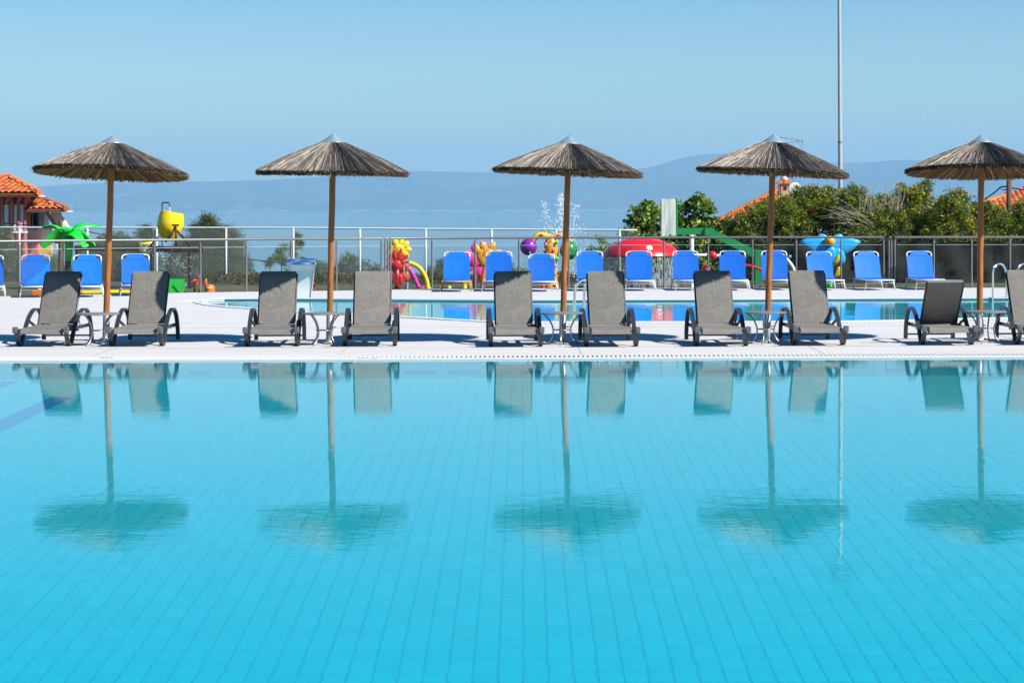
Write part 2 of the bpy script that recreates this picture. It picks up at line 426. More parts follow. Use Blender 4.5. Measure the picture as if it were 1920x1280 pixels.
ridge = [(-900, 345), (-200, 348), (0, 350), (75, 349), (140, 344), (240, 341), (330, 340), (430, 339), (520, 336), (600, 331), (700, 325), (775, 320.5), (860, 322), (960, 324), (1080, 326), (1160, 322), (1195, 317), (1230, 313), (1260, 302), (1290, 293), (1330, 289), (1375, 289.5), (1430, 294), (1500, 300), (1560, 306), (1600, 307), (1650, 304), (1690, 300.5), (1730, 302), (1790, 307), (1860, 312), (1920, 318), (2100, 325), (2900, 330)]
us = np.arange(-900, 2901, 12)
tops = np.interp(us, [p[0] for p in ridge], [p[1] for p in ridge]); tops = np.convolve(np.pad(tops, 2, 'edge'), np.ones(5)/5, 'valid')
rows = 16; hv = []
nrm = RNG.normal(0, 1, (rows+1, len(us)))
for r_ in range(rows+1):
    s = r_/rows; t = 17000+3600*s
    for i, u in enumerate(us):
        ht = CAMZ+(389.0-tops[i])/F*20600-SEA_Z
        sh = s**1.15*(1-.0*s); bumpz = (18*math.sin(i*.31+r_*1.1)+14*math.sin(i*.13-r_*.7)+6*nrm[r_, i])*s*(1-s)*2
        p = EYE + (fw + rt0*((u-PPX)/F))*t
        hv.append((p.x, p.y, SEA_Z-1+max(0, ht*sh+bumpz)+2*s))
nu = len(us)
hf = [(r_*nu+i, r_*nu+i+1, (r_+1)*nu+i+1, (r_+1)*nu+i) for r_ in range(rows) for i in range(nu-1)]
struct(quick('far_hills', hv, hf, pm('far_hill', (.035, .05, .03), .95, second=(.09, .085, .055), scale=.0016, var=.1), smooth=True))

# ================================================================== NEAR THINGS: loungers, parasols, tables
M_DARK = pm('charcoal_aluminium', (.026, .031, .036), .38, var=.06, scale=9)
M_STEEL = pm('brushed_steel', (.32, .32, .32), .33, metal=.85, var=.05, scale=10)
M_TABLE = pm('table_metal', (.27, .25, .23), .42, metal=.4, var=.08, scale=20)
M_WOOD = pm('varnished_wood', (.37, .128, .02), .55, second=(.18, .057, .011), mix=(.35, .75), scale=7, stretch=(9, 9, .8), var=.14, bump=.0015, bscale=16)
M_SLEEVE = pm('galvanised_sleeve', (.36, .37, .38), .45, metal=.5, var=.06)
M_CAP = pm('zinc_cap', (.36, .46, .50), .38, metal=.55, var=.09, scale=9, bump=.002, bscale=22)
def sling_mat():
    m = bpy.data.materials.new('woven_sling'); m.use_nodes = True
    n = m.node_tree.nodes; L = m.node_tree.links; b = n['Principled BSDF']; b.inputs['Roughness'].default_value = .8
    b.inputs['Specular IOR Level'].default_value = .2
    tc = n.new('ShaderNodeTexCoord'); outs = []
    for sc in ((120, 11, 11), (12, 130, 130), (260, 260, 260)):
        mp = n.new('ShaderNodeMapping'); mp.inputs['Scale'].default_value = sc; L.new(tc.outputs['Object'], mp.inputs[0])
        t = n.new('ShaderNodeTexNoise'); t.inputs['Scale'].default_value = 1; t.inputs['Detail'].default_value = 2; L.new(mp.outputs[0], t.inputs['Vector']); outs.append(t.outputs['Fac'])
    a = n.new('ShaderNodeMath'); a.operation = 'ADD'; L.new(outs[0], a.inputs[0]); L.new(outs[1], a.inputs[1])
    a2 = n.new('ShaderNodeMath'); a2.operation = 'MULTIPLY_ADD'; a2.inputs[1].default_value = .45; L.new(outs[2], a2.inputs[0]); L.new(a.outputs[0], a2.inputs[2])
    r_ = n.new('ShaderNodeValToRGB'); e = r_.color_ramp.elements
    e[0].position = .92; e[0].color = (.108, .101, .090, 1); e[1].position = 1.0; e[1].color = (.176, .165, .147, 1)
    s = n.new('ShaderNodeMath'); s.operation = 'MULTIPLY_ADD'; s.inputs[1].default_value = .75; s.inputs[2].default_value = .04; L.new(a2.outputs[0], s.inputs[0])
    e[0].position = .72; e[1].position = 1.0
    L.new(s.outputs[0], r_.inputs[0])
    oi = n.new('ShaderNodeObjectInfo'); rm = n.new('ShaderNodeMath'); rm.operation = 'MULTIPLY_ADD'; rm.inputs[1].default_value = .22; rm.inputs[2].default_value = .89; L.new(oi.outputs['Random'], rm.inputs[0])
    ws = n.new('ShaderNodeTexNoise'); ws.inputs['Scale'].default_value = 4; L.new(tc.outputs['Object'], ws.inputs['Vector']); wm_ = n.new('ShaderNodeMath'); wm_.operation = 'MULTIPLY_ADD'; wm_.inputs[1].default_value = .5; wm_.inputs[2].default_value = .75; L.new(ws.outputs['Fac'], wm_.inputs[0])
    mm = n.new('ShaderNodeMath'); mm.operation = 'MULTIPLY'; L.new(rm.outputs[0], mm.inputs[0]); L.new(wm_.outputs[0], mm.inputs[1]); sc_ = n.new('ShaderNodeVectorMath'); sc_.operation = 'SCALE'; L.new(r_.outputs[0], sc_.inputs[0]); L.new(mm.outputs[0], sc_.inputs['Scale']); L.new(sc_.outputs[0], b.inputs['Base Color'])
    bp = n.new('ShaderNodeBump'); bp.inputs['Distance'].default_value = .001; L.new(a.outputs[0], bp.inputs['Height']); L.new(bp.outputs[0], b.inputs['Normal'])
    return m
M_SLING = sling_mat()

def sheet(mb, path, w, th, sag=.0, nx=8, wtop=None):
    """cloth strip along path (list of (y,z)), width w across X, sagging in its middle"""
    k = len(path); P = [Vector((0, a, b)) for a, b in path]; vs = []
    for side in (0, 1):
        for i in range(k):
            T = (P[min(i+1, k-1)]-P[max(i-1, 0)]).normalized(); N = Vector((-1, 0, 0)).cross(T)
            ww = w if wtop is None else w+(wtop-w)*i/(k-1)
            for j in range(nx+1):
                f = j/nx*2-1; s = sag*(1-f*f)*math.sin(math.pi*min(1, max(0, i/(k-1))))
                p = P[i]-N*s + (N*(-th) if side else Vector())
                vs.append((ww/2*f, p.y, p.z))
    A = nx+1; O = k*A; fs = []
    for i in range(k-1):
        for j in range(nx):
            fs.append((i*A+j, i*A+j+1, (i+1)*A+j+1, (i+1)*A+j)); fs.append((O+i*A+j, O+(i+1)*A+j, O+(i+1)*A+j+1, O+i*A+j+1))
        fs.append((i*A, (i+1)*A, O+(i+1)*A, O+i*A)); fs.append((i*A+nx, O+i*A+nx, O+(i+1)*A+nx, (i+1)*A+nx))
    for j in range(nx):
        fs.append((j, O+j, O+j+1, j+1)); e = (k-1)*A; fs.append((e+j, e+j+1, O+e+j+1, O+e+j))
    mb.add(vs, fs); return mb

def smooth_path(pts, k=6):
    """Catmull-Rom through points"""
    P = [Vector(p) for p in pts]; out = []
    for i in range(len(P)-1):
        p0 = P[max(i-1, 0)]; p1 = P[i]; p2 = P[i+1]; p3 = P[min(i+2, len(P)-1)]
        for j in range(k):
            t = j/k
            out.append(.5*((2*p1)+(-p0+p2)*t+(2*p0-5*p1+4*p2-p3)*t*t+(-p0+3*p1-3*p2+p3)*t**3))
    out.append(P[-1]); return out

def make_lounger(angle, label):
    t = thing('sling_lounger', label, 'lounger', group='grey sling loungers beside the big pool')
    arch = smooth_path([(0, 1.20, 0.012), (0, 1.17, .17), (0, 1.05, .34), (0, .86, .425), (0, .66, .43), (0, .46, .375), (0, .28, .27), (0, .12, .13), (0, .03, .035), (0, -.03, .012), (0, -.10, .03), (0, -.19, .10), (0, -.25, .185)], 5)
    for s in (-1, 1):
        MB().band([p+Vector((s*.315, 0, 0)) for p in arch], (1, 0, 0), .052, .026).build('arm', M_DARK, t, True, 40)
        r_ = MB().box((s*.268, .50, .205), (.028, 1.56, .045), bev=.006)
        r_.box((s*.268, -.27, .185), (.028, .03, .085), bev=.006)
        r_.box((s*.292, .06, .205), (.03, .04, .03)); r_.box((s*.292, 1.12, .205), (.03, .04, .03))
        r_.build('side_rail', M_DARK, t)
        MB().box((s*.322, -.265, .215), (.062, .075, .08), bev=.012).build('end_cap', pm('grey_end_cap', (.09, .105, .115), .4), t)
        MB().band(smooth_path([(s*.29, .30, .30), (s*.275, .42, .26), (s*.268, .52, .225)], 4), (1, 0, 0), .02, .03).build('arm_bracket', M_DARK, t)
    MB().box((0, 1.165, .07), (.60, .024, .022)).build('cross_bar', M_DARK, t)
    MB().box((0, .66, .17), (.53, .03, .03)).build('cross_bar', M_DARK, t)
    seat = sheet(MB(), [(.56, .245), (.45, .240), (.3, .236), (.15, .234), (.0, .234), (-.12, .236), (-.20, .234), (-.25, .222), (-.275, .195), (-.28, .165)], .505, .012, .012)
    seat.build('seat_sling', M_SLING, t, True, 50)
    a = R(angle); L_ = .765; py, pz = .55, .250
    pts = [(py+math.cos(a)*L_*q-.035*math.sin(math.pi*q)*0, pz+math.sin(a)*L_*q) for q in np.linspace(0, 1, 9)]
    pts += [(pts[-1][0]+.022, pts[-1][1]+.006), (pts[-1][0]+.035, pts[-1][1]-.02)]
    back = sheet(MB(), pts, .452, .014, .014, wtop=.462)
    back.build('back_sling', M_SLING, t, True, 50)
    bf = MB()
    for s in (-1, 1): bf.tube([(s*.234, py, pz-.02), (s*.237, py+math.cos(a)*L_+.012, pz+math.sin(a)*L_-.02)], .014, 8)
    bf.tube([(-.235, pts[-3][0]+.02, pts[-3][1]-.012), (.235, pts[-3][0]+.02, pts[-3][1]-.012)], .013, 8)
    bf.build('back_frame', M_DARK, t, True, 50)
    if angle < 90: MB().tube([(-.2, py+math.cos(a)*.35+.02, pz+math.sin(a)*.35-.03), (-.2, py+.5, .2), (.2, py+.5, .2), (.2, py+math.cos(a)*.35+.02, pz+math.sin(a)*.35-.03)], .009, 6).build('back_prop', M_DARK, t)
    return t
ORD = ['leftmost', 'second from left', 'middle', 'fourth from left', 'rightmost']
lz = [(86, 648.3, -2), (259, 648.1, -.5), (511.5, 648.6, 1.5), (694, 648, 1.5), (966.5, 649, 2.3), (1145, 648.8, 2.0), (1351, 648, 1.6), (1533, 646.3, 1.3), (1773.5, 645.6, 0), (1951, 645, 0)]
proto = None
for i, (u, v, a) in enumerate(lz):
    side = 'left' if i % 2 == 0 else 'right'; o_ = ORD[i//2]
    lb = f'grey woven sling lounger on the {side} of the {o_} parasol'
    if i == 8: lb = 'grey sling lounger with dark shaded backrest folded forward, left of the rightmost parasol'
    if i == 8: q_ = make_lounger(134, lb)
    elif proto is None: proto = q_ = make_lounger(58, lb)
    else: q_ = dup(proto); q_['label'] = lb
    p = G(u, v); q_.location = p; q_.rotation_euler = (0, 0, R(a))

# ---- thatched parasols
M_THATCH = pm('weathered_reed', (1, 1, 1), .85, tint=True, spec=.15, var=.08, scale=30)
def strands(n, prof, spread, wid, seed, inner=False, lit_flank=True):
    """reed stems laid down the slope of a cone; prof = (r0, z0, r1, z1)"""
    g = np.random.default_rng(seed); r0, z0, r1, z1 = prof
    az = g.uniform(0, 2*math.pi, n); s0 = np.where(g.random(n) < .45, g.uniform(0, .08, n), g.uniform(0, .75, n)); s1 = np.minimum(1.0+g.normal(0, .012, n), s0+g.uniform(.35, 1.0, n))
    s1 = np.where(g.random(n) < .5, 1+g.normal(0, .010, n), s1)
    az2 = az+g.normal(0, spread, n); lift = g.uniform(0, .012, n); w = wid*g.uniform(.6, 1.5, n)
    V = np.zeros((n, 9, 3))
    for k, f in enumerate((0, .5, 1)):
        s = s0+(s1-s0)*f; r = r0+(r1-r0)*s; z = z0+(z1-z0)*s+(.012 if not inner else .0)*np.sin(np.clip(s, 0, 1)*math.pi)
        a = az+(az2-az)*f; tx, ty = -np.sin(a), np.cos(a)
        up_ = (-1 if inner else 1)*(lift+.006*(1-f))
        ww = w*(1-.35*f)
        P = np.stack([r*np.cos(a), r*np.sin(a), z+up_], 1); T = np.stack([tx, ty, 0*tx], 1)
        V[:, k*3+0] = P-T*ww[:, None]/2; V[:, k*3+1] = P+T*ww[:, None]/2
        P2 = P.copy(); P2[:, 2] += (-1 if inner else 1)*ww*.8; V[:, k*3+2] = P2
    f = []
    for k in (0, 1):
        a = k*3; b = a+3
        f += [(a, a+1, b+1, b), (a+1, a+2, b+2, b+1), (a+2, a, b, b+2)]
    Fc = (np.arange(n)[:, None, None]*9+np.array(f)[None]).reshape(-1, 4)
    if inner:
        base = np.array([.20, .105, .038]); t = base*np.exp(g.normal(0, .38, n))[:, None]
        grey = g.random(n) < .15; t[grey] = np.array([.25, .2, .14])
    else:
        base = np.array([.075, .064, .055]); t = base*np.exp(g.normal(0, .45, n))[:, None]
        pale = g.random(n) < (.16+.34*np.clip(-np.cos(az)*.8-np.sin(az)*.15, 0, 1)); t[pale] = np.array([.30, .27, .23])*np.exp(g.normal(0, .25, pale.sum()))[:, None]  # pale stems favour the left: a lit flank painted into the tint
    return V.reshape(-1, 3), Fc, np.repeat(t, 6, axis=0)
CR, CZ0, CZ1, CC = .98, 2.20, 2.60, .10
def make_parasol(i, u, v, lean, tiltx, label):
    base = G(u, v)
    t = thing('thatched_parasol', label, 'parasol', base, rot=(0, R(lean), 0), group='thatched parasols along the pool deck')
    MB().lathe([(0, 0), (.13, 0), (.13, .008), (.06, .012), (.05, .03), (.0, .03)], 20).build('base_plate', M_SLEEVE, t, True, 40)
    sl_ = MB().lathe([(.0, .01), (.044, .01), (.044, .36), (.040, .365), (.0, .365)], 14); sl_.build('ground_sleeve', M_SLEEVE, t, True, 40)
    MB().tube([(.04, 0, .2), (.085, 0, .2)], .008, 6).build('clamp_screw', M_STEEL, t)
    g = np.random.default_rng(40+i)
    zz = np.linspace(.34, 2.3, 9)
    MB().tube([(g.normal(0, .0025), g.normal(0, .0025), z) for z in zz], [.0405+g.normal(0, .0007) for _ in zz], 10).build('pole', M_WOOD, t, True, 50)
    # canopy
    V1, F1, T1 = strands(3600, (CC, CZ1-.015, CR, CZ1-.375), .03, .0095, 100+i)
    V2_, F2_, T2_ = strands(1300, (CC, CZ1-.06, CR-.015, CZ1-.415), .03, .012, 200+i, inner=True)
    # solid reed core
    n = 48; core = MB()
    prof_o = [(CC*.9, CZ1-.02), (.4, CZ1-.135), (.7, CZ1-.255), (CR-.02, CZ1-.378)]; prof_i = [(CR-.02, CZ1-.405), (.7, CZ1-.29), (.4, CZ1-.17), (.06, CZ1-.04)]
    core.lathe(prof_o+prof_i, n)
    cv = np.array(core.v); cf = np.array([f for f in core.f if len(f) == 4])
    ct = np.tile(np.array([[.075, .055, .035]]), (len(cf), 1))
    # bushy rim: short stubs all round
    m_ = 1500; a = g.uniform(0, 2*math.pi, m_); rr = CR-.03+g.uniform(0, .03, m_); z0 = CZ1-.372-g.uniform(-.004, .038, m_)
    L_ = g.uniform(.012, .032, m_); droop = g.uniform(-.6, -.25, m_)+np.where(g.random(m_) < .03, -1.2, 0); L_ = L_*np.where(g.random(m_) < .03, 1.9, 1)
    d = np.stack([np.cos(a+g.normal(0, .25, m_)), np.sin(a+g.normal(0, .25, m_)), droop], 1); P = np.stack([rr*np.cos(a), rr*np.sin(a), z0], 1)
    T = np.stack([-np.sin(a), np.cos(a), 0*a], 1)*.005; U = np.array([0, 0, .006])
    RV = np.stack([P-T, P+T, P+U, P+d*L_[:, None]-T*.6, P+d*L_[:, None]+T*.6, P+d*L_[:, None]+U*.6], 1)
    RF = (np.arange(m_)[:, None, None]*6+np.array([(0, 1, 4, 3), (1, 2, 5, 4), (2, 0, 3, 5)])[None]).reshape(-1, 4)
    RT = np.repeat(np.array([.075, .06, .045])*np.exp(g.normal(0, .6, m_))[:, None], 3, axis=0)
    o1 = len(V1); o2 = o1+len(V2_); o3 = o2+len(cv)
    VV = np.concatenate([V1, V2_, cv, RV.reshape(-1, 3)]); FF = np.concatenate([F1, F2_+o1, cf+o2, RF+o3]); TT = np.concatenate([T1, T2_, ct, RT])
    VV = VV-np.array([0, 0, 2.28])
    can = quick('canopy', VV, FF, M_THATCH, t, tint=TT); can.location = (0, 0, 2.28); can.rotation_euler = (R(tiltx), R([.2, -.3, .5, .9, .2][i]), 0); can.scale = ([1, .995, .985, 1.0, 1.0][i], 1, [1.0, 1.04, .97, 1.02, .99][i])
    dz = -2.28
    MB().lathe([(.0, CZ1+.105+dz), (.005, CZ1+.105+dz), (.03, CZ1+.080+dz), (.085, CZ1+.042+dz), (.152, CZ1-.004+dz), (.154, CZ1-.014+dz), (.14, CZ1-.012+dz), (.0, CZ1+.05+dz)], 28).build('metal_cap', M_CAP, can, True, 40)
    for k in range(8):
        a = 2*math.pi*(k+.5)/8
        MB().tube([(.05*math.cos(a), .05*math.sin(a), CZ1-.10+dz), ((CR-.05)*math.cos(a), (CR-.05)*math.sin(a), CZ1-.43+dz)], .012, 6).build('rib', pm('rib_wood', (.25, .15, .07), .7, var=.1), can)
    MB().lathe([(.0, CZ1-.22+dz), (.065, CZ1-.22+dz), (.065, CZ1-.12+dz), (.0, CZ1-.10+dz)], 12).build('hub', M_WOOD, can)
    return t
for i, (u, v, lean, tx) in enumerate([(198, 643, 1.95, -4.3), (617.5, 642.2, 1.2, .9), (1054, 641.2, 2.0, -.6), (1438, 640, 2.0, -.2), (1836, 638.6, .75, -3.9)]):
    lb = f'{ORD[i]} thatched parasol with wooden pole and zinc cap'
    if i == 0: lb = 'leftmost thatched parasol, tilted so its brown underside shows'
    if i == 4: lb = 'rightmost thatched parasol, tilted underside, in front of the hedge'
    make_parasol(i, u, v, lean, tx, lb)

# ---- round side tables
def make_table(label):
    t = thing('side_table', label, 'table', group='small round tables under the parasols')
    MB().lathe([(0, .392), (.262, .392), (.272, .398), (.272, .408), (.262, .413), (0, .413)], 36).build('table_top', M_TABLE, t, True, 30)
    for k in range(4):
        a = math.pi/4+k*math.pi/2+.12; c, s = math.cos(a), math.sin(a)
        pr = smooth_path([(.25, 0, .395), (.205, 0, .365), (.145, 0, .29), (.112, 0, .20), (.118, 0, .12), (.155, 0, .05), (.205, 0, .008)], 4)
        MB().tube([(p.x*c, p.x*s, p.z) for p in pr], .0105, 8).build('leg', M_STEEL, t, True)
    MB().tube([(.104*math.cos(q), .104*math.sin(q), .19) for q in np.linspace(0, 2*math.pi, 24, endpoint=False)], .006, 6, closed=True).build('brace_ring', M_STEEL, t, True)
    return t
pt = None
for i, (u, v) in enumerate([(184, 647.5), (608, 646.8), (1053.5, 646), (1435.5, 644.6), (1848, 643)]):
    lb = f'small round grey metal side table under the {ORD[i]} parasol'
    if pt is None: pt = q_ = make_table(lb)
    else: q_ = dup(pt); q_['label'] = lb
    q_.location = G(u, v); q_.rotation_euler = (0, 0, [.1, .05, .55, .35, .2][i])
# a twig left on the coping
p = G(200, 671.5); tag(MB().tube([p+Vector((-.09, 0, .006)), p+Vector((-.02, .01, .008)), p+Vector((.08, -.01, .006))], .004, 5).build('twig', pm('dry_twig', (.12, .09, .06), .9)), 'thin dark twig lying on the white pool coping at left', 'twig')
# depth mark in faded red on the coping
dm = MB(); p = G(671, 674.2)
for k, (x, w_) in enumerate(((0, .028), (.042, .028), (.084, .028), (.165, .03), (.2, .012))):
    dm.box((p.x+x, EDGE+.035, .0035), (w_, .03, .003))
tag(dm.build('depth_mark', pm('faded_red_paint', (.45, .12, .12), .6)), 'short row of faded red marks on the white pool edge', 'pool marking')

# ================================================================== MIDDLE DISTANCE: blue loungers, glass fence, ladders, cascade
M_BLUE = pm('blue_fabric', (.002, .125, .52), .55, var=.10, scale=2.6, spec=.3, bump=.004, bscale=7, randv=.16)
M_WHITE = pm('white_frame', (.60, .61, .61), .35, var=.03)
M_TAN = pm('tan_frame', (.42, .24, .08), .5, var=.1)
def make_blue(label, fm, angle=72):
    t = thing('blue_sun_lounger', label, 'lounger', group='blue loungers along the glass fence')
    a = R(angle); H_ = .605; py, pz = .90, .235
    def B(x, s): return Vector((x, py+math.cos(a)*s, pz+math.sin(a)*s))
    W2, cut, cuth, top = .280, .115, .105, H_
    # fabric with rounded notches at the two upper corners
    out = [(-W2, 0), (W2, 0), (W2, top-cuth)]
    out += [(W2-cut*(1-math.cos(q))-.0, top-cuth+cuth*0+cuth*math.sin(q)*.0) for q in (0,)]
    arc = [(W2-cut+cut*math.cos(math.pi/2*k/4)*1.0-cut*0, 0) for k in range(5)]
    notch = [(W2-.030, top-cuth+.002), (W2-.070, top-cuth+.012), (W2-.100, top-cuth+.042), (W2-.112, top-.016), (W2-.116, top+.0)]
    poly = [(-W2, 0), (W2, 0), (W2, top-cuth)]+notch+[(-x, s) for x, s in reversed(notch)]+[(-W2, top-cuth)]
    n = len(poly); Nn = Vector((0, math.sin(a), -math.cos(a))); m_ = MB()
    # body as a grid so that it can bow a little, corners as polygon
    vs = []; fs = []; gx, gy = 8, 8
    for side in (0, 1):
        for j in range(gy+1):
            s = (top-cuth)*j/gy
            for i in range(gx+1):
                x = -W2+2*W2*i/gx; vs.append(B(x, s)+Nn*(.012*(1-(x/W2)**2)*math.sin(math.pi*min(1, s/top*1.05))+side*.012))
    A = gx+1; O = A*(gy+1)
    for j in range(gy):
        for i in range(gx):
            fs.append((j*A+i, j*A+i+1, (j+1)*A+i+1, (j+1)*A+i)); fs.append((O+j*A+i, O+(j+1)*A+i, O+(j+1)*A+i+1, O+j*A+i+1))
        fs.append((j*A, (j+1)*A, O+(j+1)*A, O+j*A)); fs.append((j*A+gx, O+j*A+gx, O+(j+1)*A+gx, (j+1)*A+gx))
    m_.add(vs, fs)
    tp = [(W2, top-cuth)]+notch+[(-x, s) for x, s in reversed(notch)]+[(-W2, top-cuth)]; k = len(tp)
    vv = [B(x, s)+Nn*.0 for x, s in tp]+[B(x, s)+Nn*.012 for x, s in tp]
    m_.add(vv, [tuple(range(k)), tuple(range(2*k-1, k-1, -1))]+[(j+k, (j+1) % k+k, (j+1) % k, j) for j in range(k)])
    m_.build('back_fabric', M_BLUE, t, True, 40)
    fr = smooth_path([B(-W2+.018, -.02), B(-W2+.018, .35), B(-W2+.010, top-.085), B(-W2+.036, top-.022), B(-W2+.12, top-.004)], 5)
    pts = fr+[B(0, top-.006)]+[Vector((-p.x, p.y, p.z)) for p in reversed(fr)]
    MB().tube([p+Nn*.022 for p in pts], .0165, 8).build('back_frame', M_WHITE if fm is not M_TAN else pm('cream_frame', (.75, .62, .40), .4), t, True)
    sm = sheet(MB(), [(.90, .238), (.7, .232), (.4, .23), (.1, .232), (-.05, .236)], .52, .014, .01)
    sm.build('seat_fabric', M_BLUE, t, True)
    for s in (-1, 1): MB().tube([(s*.285, 1.1, .215), (s*.285, -.07, .215)], .014, 8).build('side_rail', fm, t, True)
    MB().tube([(-.285, -.07, .215), (.285, -.07, .215)], .014, 8).build('end_rail', fm, t, True)
    for y in (0.02, .96):
        for s in (-1, 1): MB().tube([(s*.29, y, .21), (s*.325, y-.015, .012)], .015, 8).build('leg', fm, t, True)
        MB().tube([(-.3, y, .155), (.3, y, .155)], .010, 6).build('leg_brace', fm, t, True)
    return t
names_b = ['blue lounger cut off by the left edge of the picture', 'blue lounger before the pink house, left of the green palm', 'blue lounger left of the leftmost parasol pole', 'blue lounger right of the leftmost parasol pole',
 'blue lounger with tan frame and legs', 'blue lounger right beside the tan framed one', 'slightly lower blue lounger just left of the middle parasol pole', 'blue lounger right of the middle parasol pole, behind the near pool ladder',
 'blue lounger in front of the red mushroom', 'blue lounger in front of the white post with crossbar', 'blue lounger left of the green hoop post', 'blue lounger partly hidden by the fourth parasol pole',
 'blue lounger in front of the blue flower', 'blue lounger second from the right end', 'rightmost blue lounger in the row by the fence']
bl = [(-27, 558.5, 12), (67, 558, 13), (165, 557.5, 10), (255, 555, 11), (857.5, 547.3, 0), (937, 546.5, -1), (1017, 547, 0), (1108, 545.8, 1), (1203, 545.6, -1), (1290, 545, 2), (1380, 545, -3), (1459, 544.2, 2), (1549, 544.6, 5), (1637, 544.4, 7), (1735, 543.6, 3)]
pb = {}; bu_ = [-20, 67.5, 164, 254.5, 856.5, 935, 1015.5, 1106, 1198, 1286, 1373.5, 1452.5, 1538, 1627, 1726]
for i, (u, v, a) in enumerate(bl):
    fm = M_TAN if i == 4 else M_WHITE; ang = 66 if i == 6 else (69 if i > 11 else 74); key = (fm.name, ang)
    if key not in pb: pb[key] = q_ = make_blue(names_b[i], fm, ang)
    else: q_ = dup(pb[key]); q_['label'] = names_b[i]
    p = G(u, v); dd = (p-EYE).dot(fw)+.96; b0 = AT(bu_[i], 500, dd); off = Matrix.Rotation(R(a), 3, 'Z') @ Vector((0, .96, 0))
    q_.location = (b0.x-off.x, p.y, 0); q_.rotation_euler = (0, 0, R(a))
    if i == 6: q_.scale = (1, 1, .97)

# ---- glass balustrade
def glass_mat(name, tintc, fac):
    m = bpy.data.materials.new(name); m.use_nodes = True; n = m.node_tree.nodes; L = m.node_tree.links
    tr = n.new('ShaderNodeBsdfTransparent'); tr.inputs[0].default_value = (*tintc, 1); gl = n.new('ShaderNodeBsdfGlossy'); gl.inputs['Roughness'].default_value = .03
    fr = n.new('ShaderNodeFresnel'); fr.inputs[0].default_value = 1.24; mx = n.new('ShaderNodeMixShader')
    L.new(fr.outputs[0], mx.inputs[0]); L.new(tr.outputs[0], mx.inputs[1]); L.new(gl.outputs[0], mx.inputs[2])
    df = n.new('ShaderNodeBsdfDiffuse'); df.inputs[0].default_value = (.6, .65, .68, 1); m2 = n.new('ShaderNodeMixShader'); m2.inputs[0].default_value = fac
    tc = n.new('ShaderNodeTexCoord'); ns = n.new('ShaderNodeTexNoise'); ns.inputs['Scale'].default_value = 2.2; L.new(tc.outputs['Object'], ns.inputs['Vector'])
    mu = n.new('ShaderNodeMath'); mu.operation = 'MULTIPLY'; mu.inputs[1].default_value = fac*2; L.new(ns.outputs['Fac'], mu.inputs[0]); L.new(mu.outputs[0], m2.inputs[0])
    L.new(mx.outputs[0], m2.inputs[1]); L.new(df.outputs[0], m2.inputs[2]); L.new(m2.outputs[0], n['Material Output'].inputs[0]); return m
M_GLASS = glass_mat('fence_glass', (.92, .95, .95), .006)
M_POST = pm('satin_steel', (.19, .19, .18), .4, metal=.4, var=.05)
def fence_pt(u):
    d = ray(u, 500); lo, hi = 30, 70
    for _ in range(40):
        md = (lo+hi)/2; p = EYE+d*md
        if p.y < yfence(p.x): lo = md
        else: hi = md
    p = EYE+d*hi; return Vector((p.x, p.y, 0))
def balustrade(us, label):
    P = [fence_pt(u) for u in us]; t = thing('glass_fence', label, 'fence', P[0]); o = P[0]
    rail = P if len(P) > 1 else P
    MB().tube([p-o+Vector((0, 0, 1.095)) for p in rail], .026, 10).build('handrail', M_POST, t, True, 50)
    for p in P:
        m_ = MB().tube([p-o+Vector((0, 0, .0)), p-o+Vector((0, 0, 1.03))], .021, 8); m_.tube([p-o+Vector((0, 0, 1.03)), p-o+Vector((0, 0, 1.085))], .011, 8)
        m_.lathe([(0, 0), (.05, 0), (.05, .01), (.0, .01)], 12, c=p-o); m_.build('post', M_POST, t, True, 50)
    for a, b_ in zip(P[:-1], P[1:]):
        d = b_-a
        if d.length < .25: continue
        c = (a+b_)/2-o; ang = math.atan2(d.y, d.x)
        MB().box((c.x, c.y, .50), (d.length-.09, .010, .86), rz=ang).build('glass_panel', M_GLASS, t)
        MB().box((c.x, c.y, .934), (d.length-.09, .012, .008), rz=ang).build('glass_edge', pm('glass_edge', (.35, .48, .50), .3), t)
balustrade([-130, -48, 36, 120, 205, 290, 376, 462, 546, 631, 715], 'glass balustrade with steel handrail running from the left edge to the gate')
balustrade([722, 727.5], 'narrow steel gate post pair of the glass fence beside the red flower')
balustrade([732, 810, 891, 973, 1066, 1161, 1245, 1328, 1411, 1493, 1577, 1657], 'long glass balustrade with steel handrail behind the middle blue loungers')
balustrade([1667, 1671.5], 'narrow double steel post of the glass fence by the rightmost blue lounger')
balustrade([1678, 1751, 1822, 1894, 1966], 'glass balustrade at the right in front of the dark hedge')

# ---- chrome pool ladders
M_CHROME = pm('polished_chrome', (.68, .72, .74), .12, metal=1.0)
def ladder(pa, pb_, into, label):
    """two hoops side by side; into = direction of the water"""
    t = thing('pool_ladder', label, 'ladder', pa); d = Vector(into).normalized()
    for k, p in enumerate((pa, pb_)):
        q = p-pa
        pts = smooth_path([q-d*.34+Vector((0, 0, .0)), q-d*.34+Vector((0, 0, .42)), q-d*.27+Vector((0, 0, .60)), q-d*.12+Vector((0, 0, .665)), q+d*.03+Vector((0, 0, .60)), q+d*.09+Vector((0, 0, .42)), q+d*.10+Vector((0, 0, -.9))], 6)
        MB().tube(pts, .02, 10).build('rail', M_CHROME, t, True)
        MB().lathe([(0, 0), (.05, 0), (.045, .02), (0, .02)], 14, c=q-d*.34).build('flange', M_CHROME, t, True, 40)
    for z in (-.25, -.5, -.75): MB().box((pb_-pa)/2+d*.10+Vector((0, 0, z)), ((pb_-pa).length, .07, .02), rz=math.atan2((pb_-pa).y, (pb_-pa).x)).build('step', M_CHROME, t)
a_ = G(1088, 604); a_.y = yn(a_.x)-.02
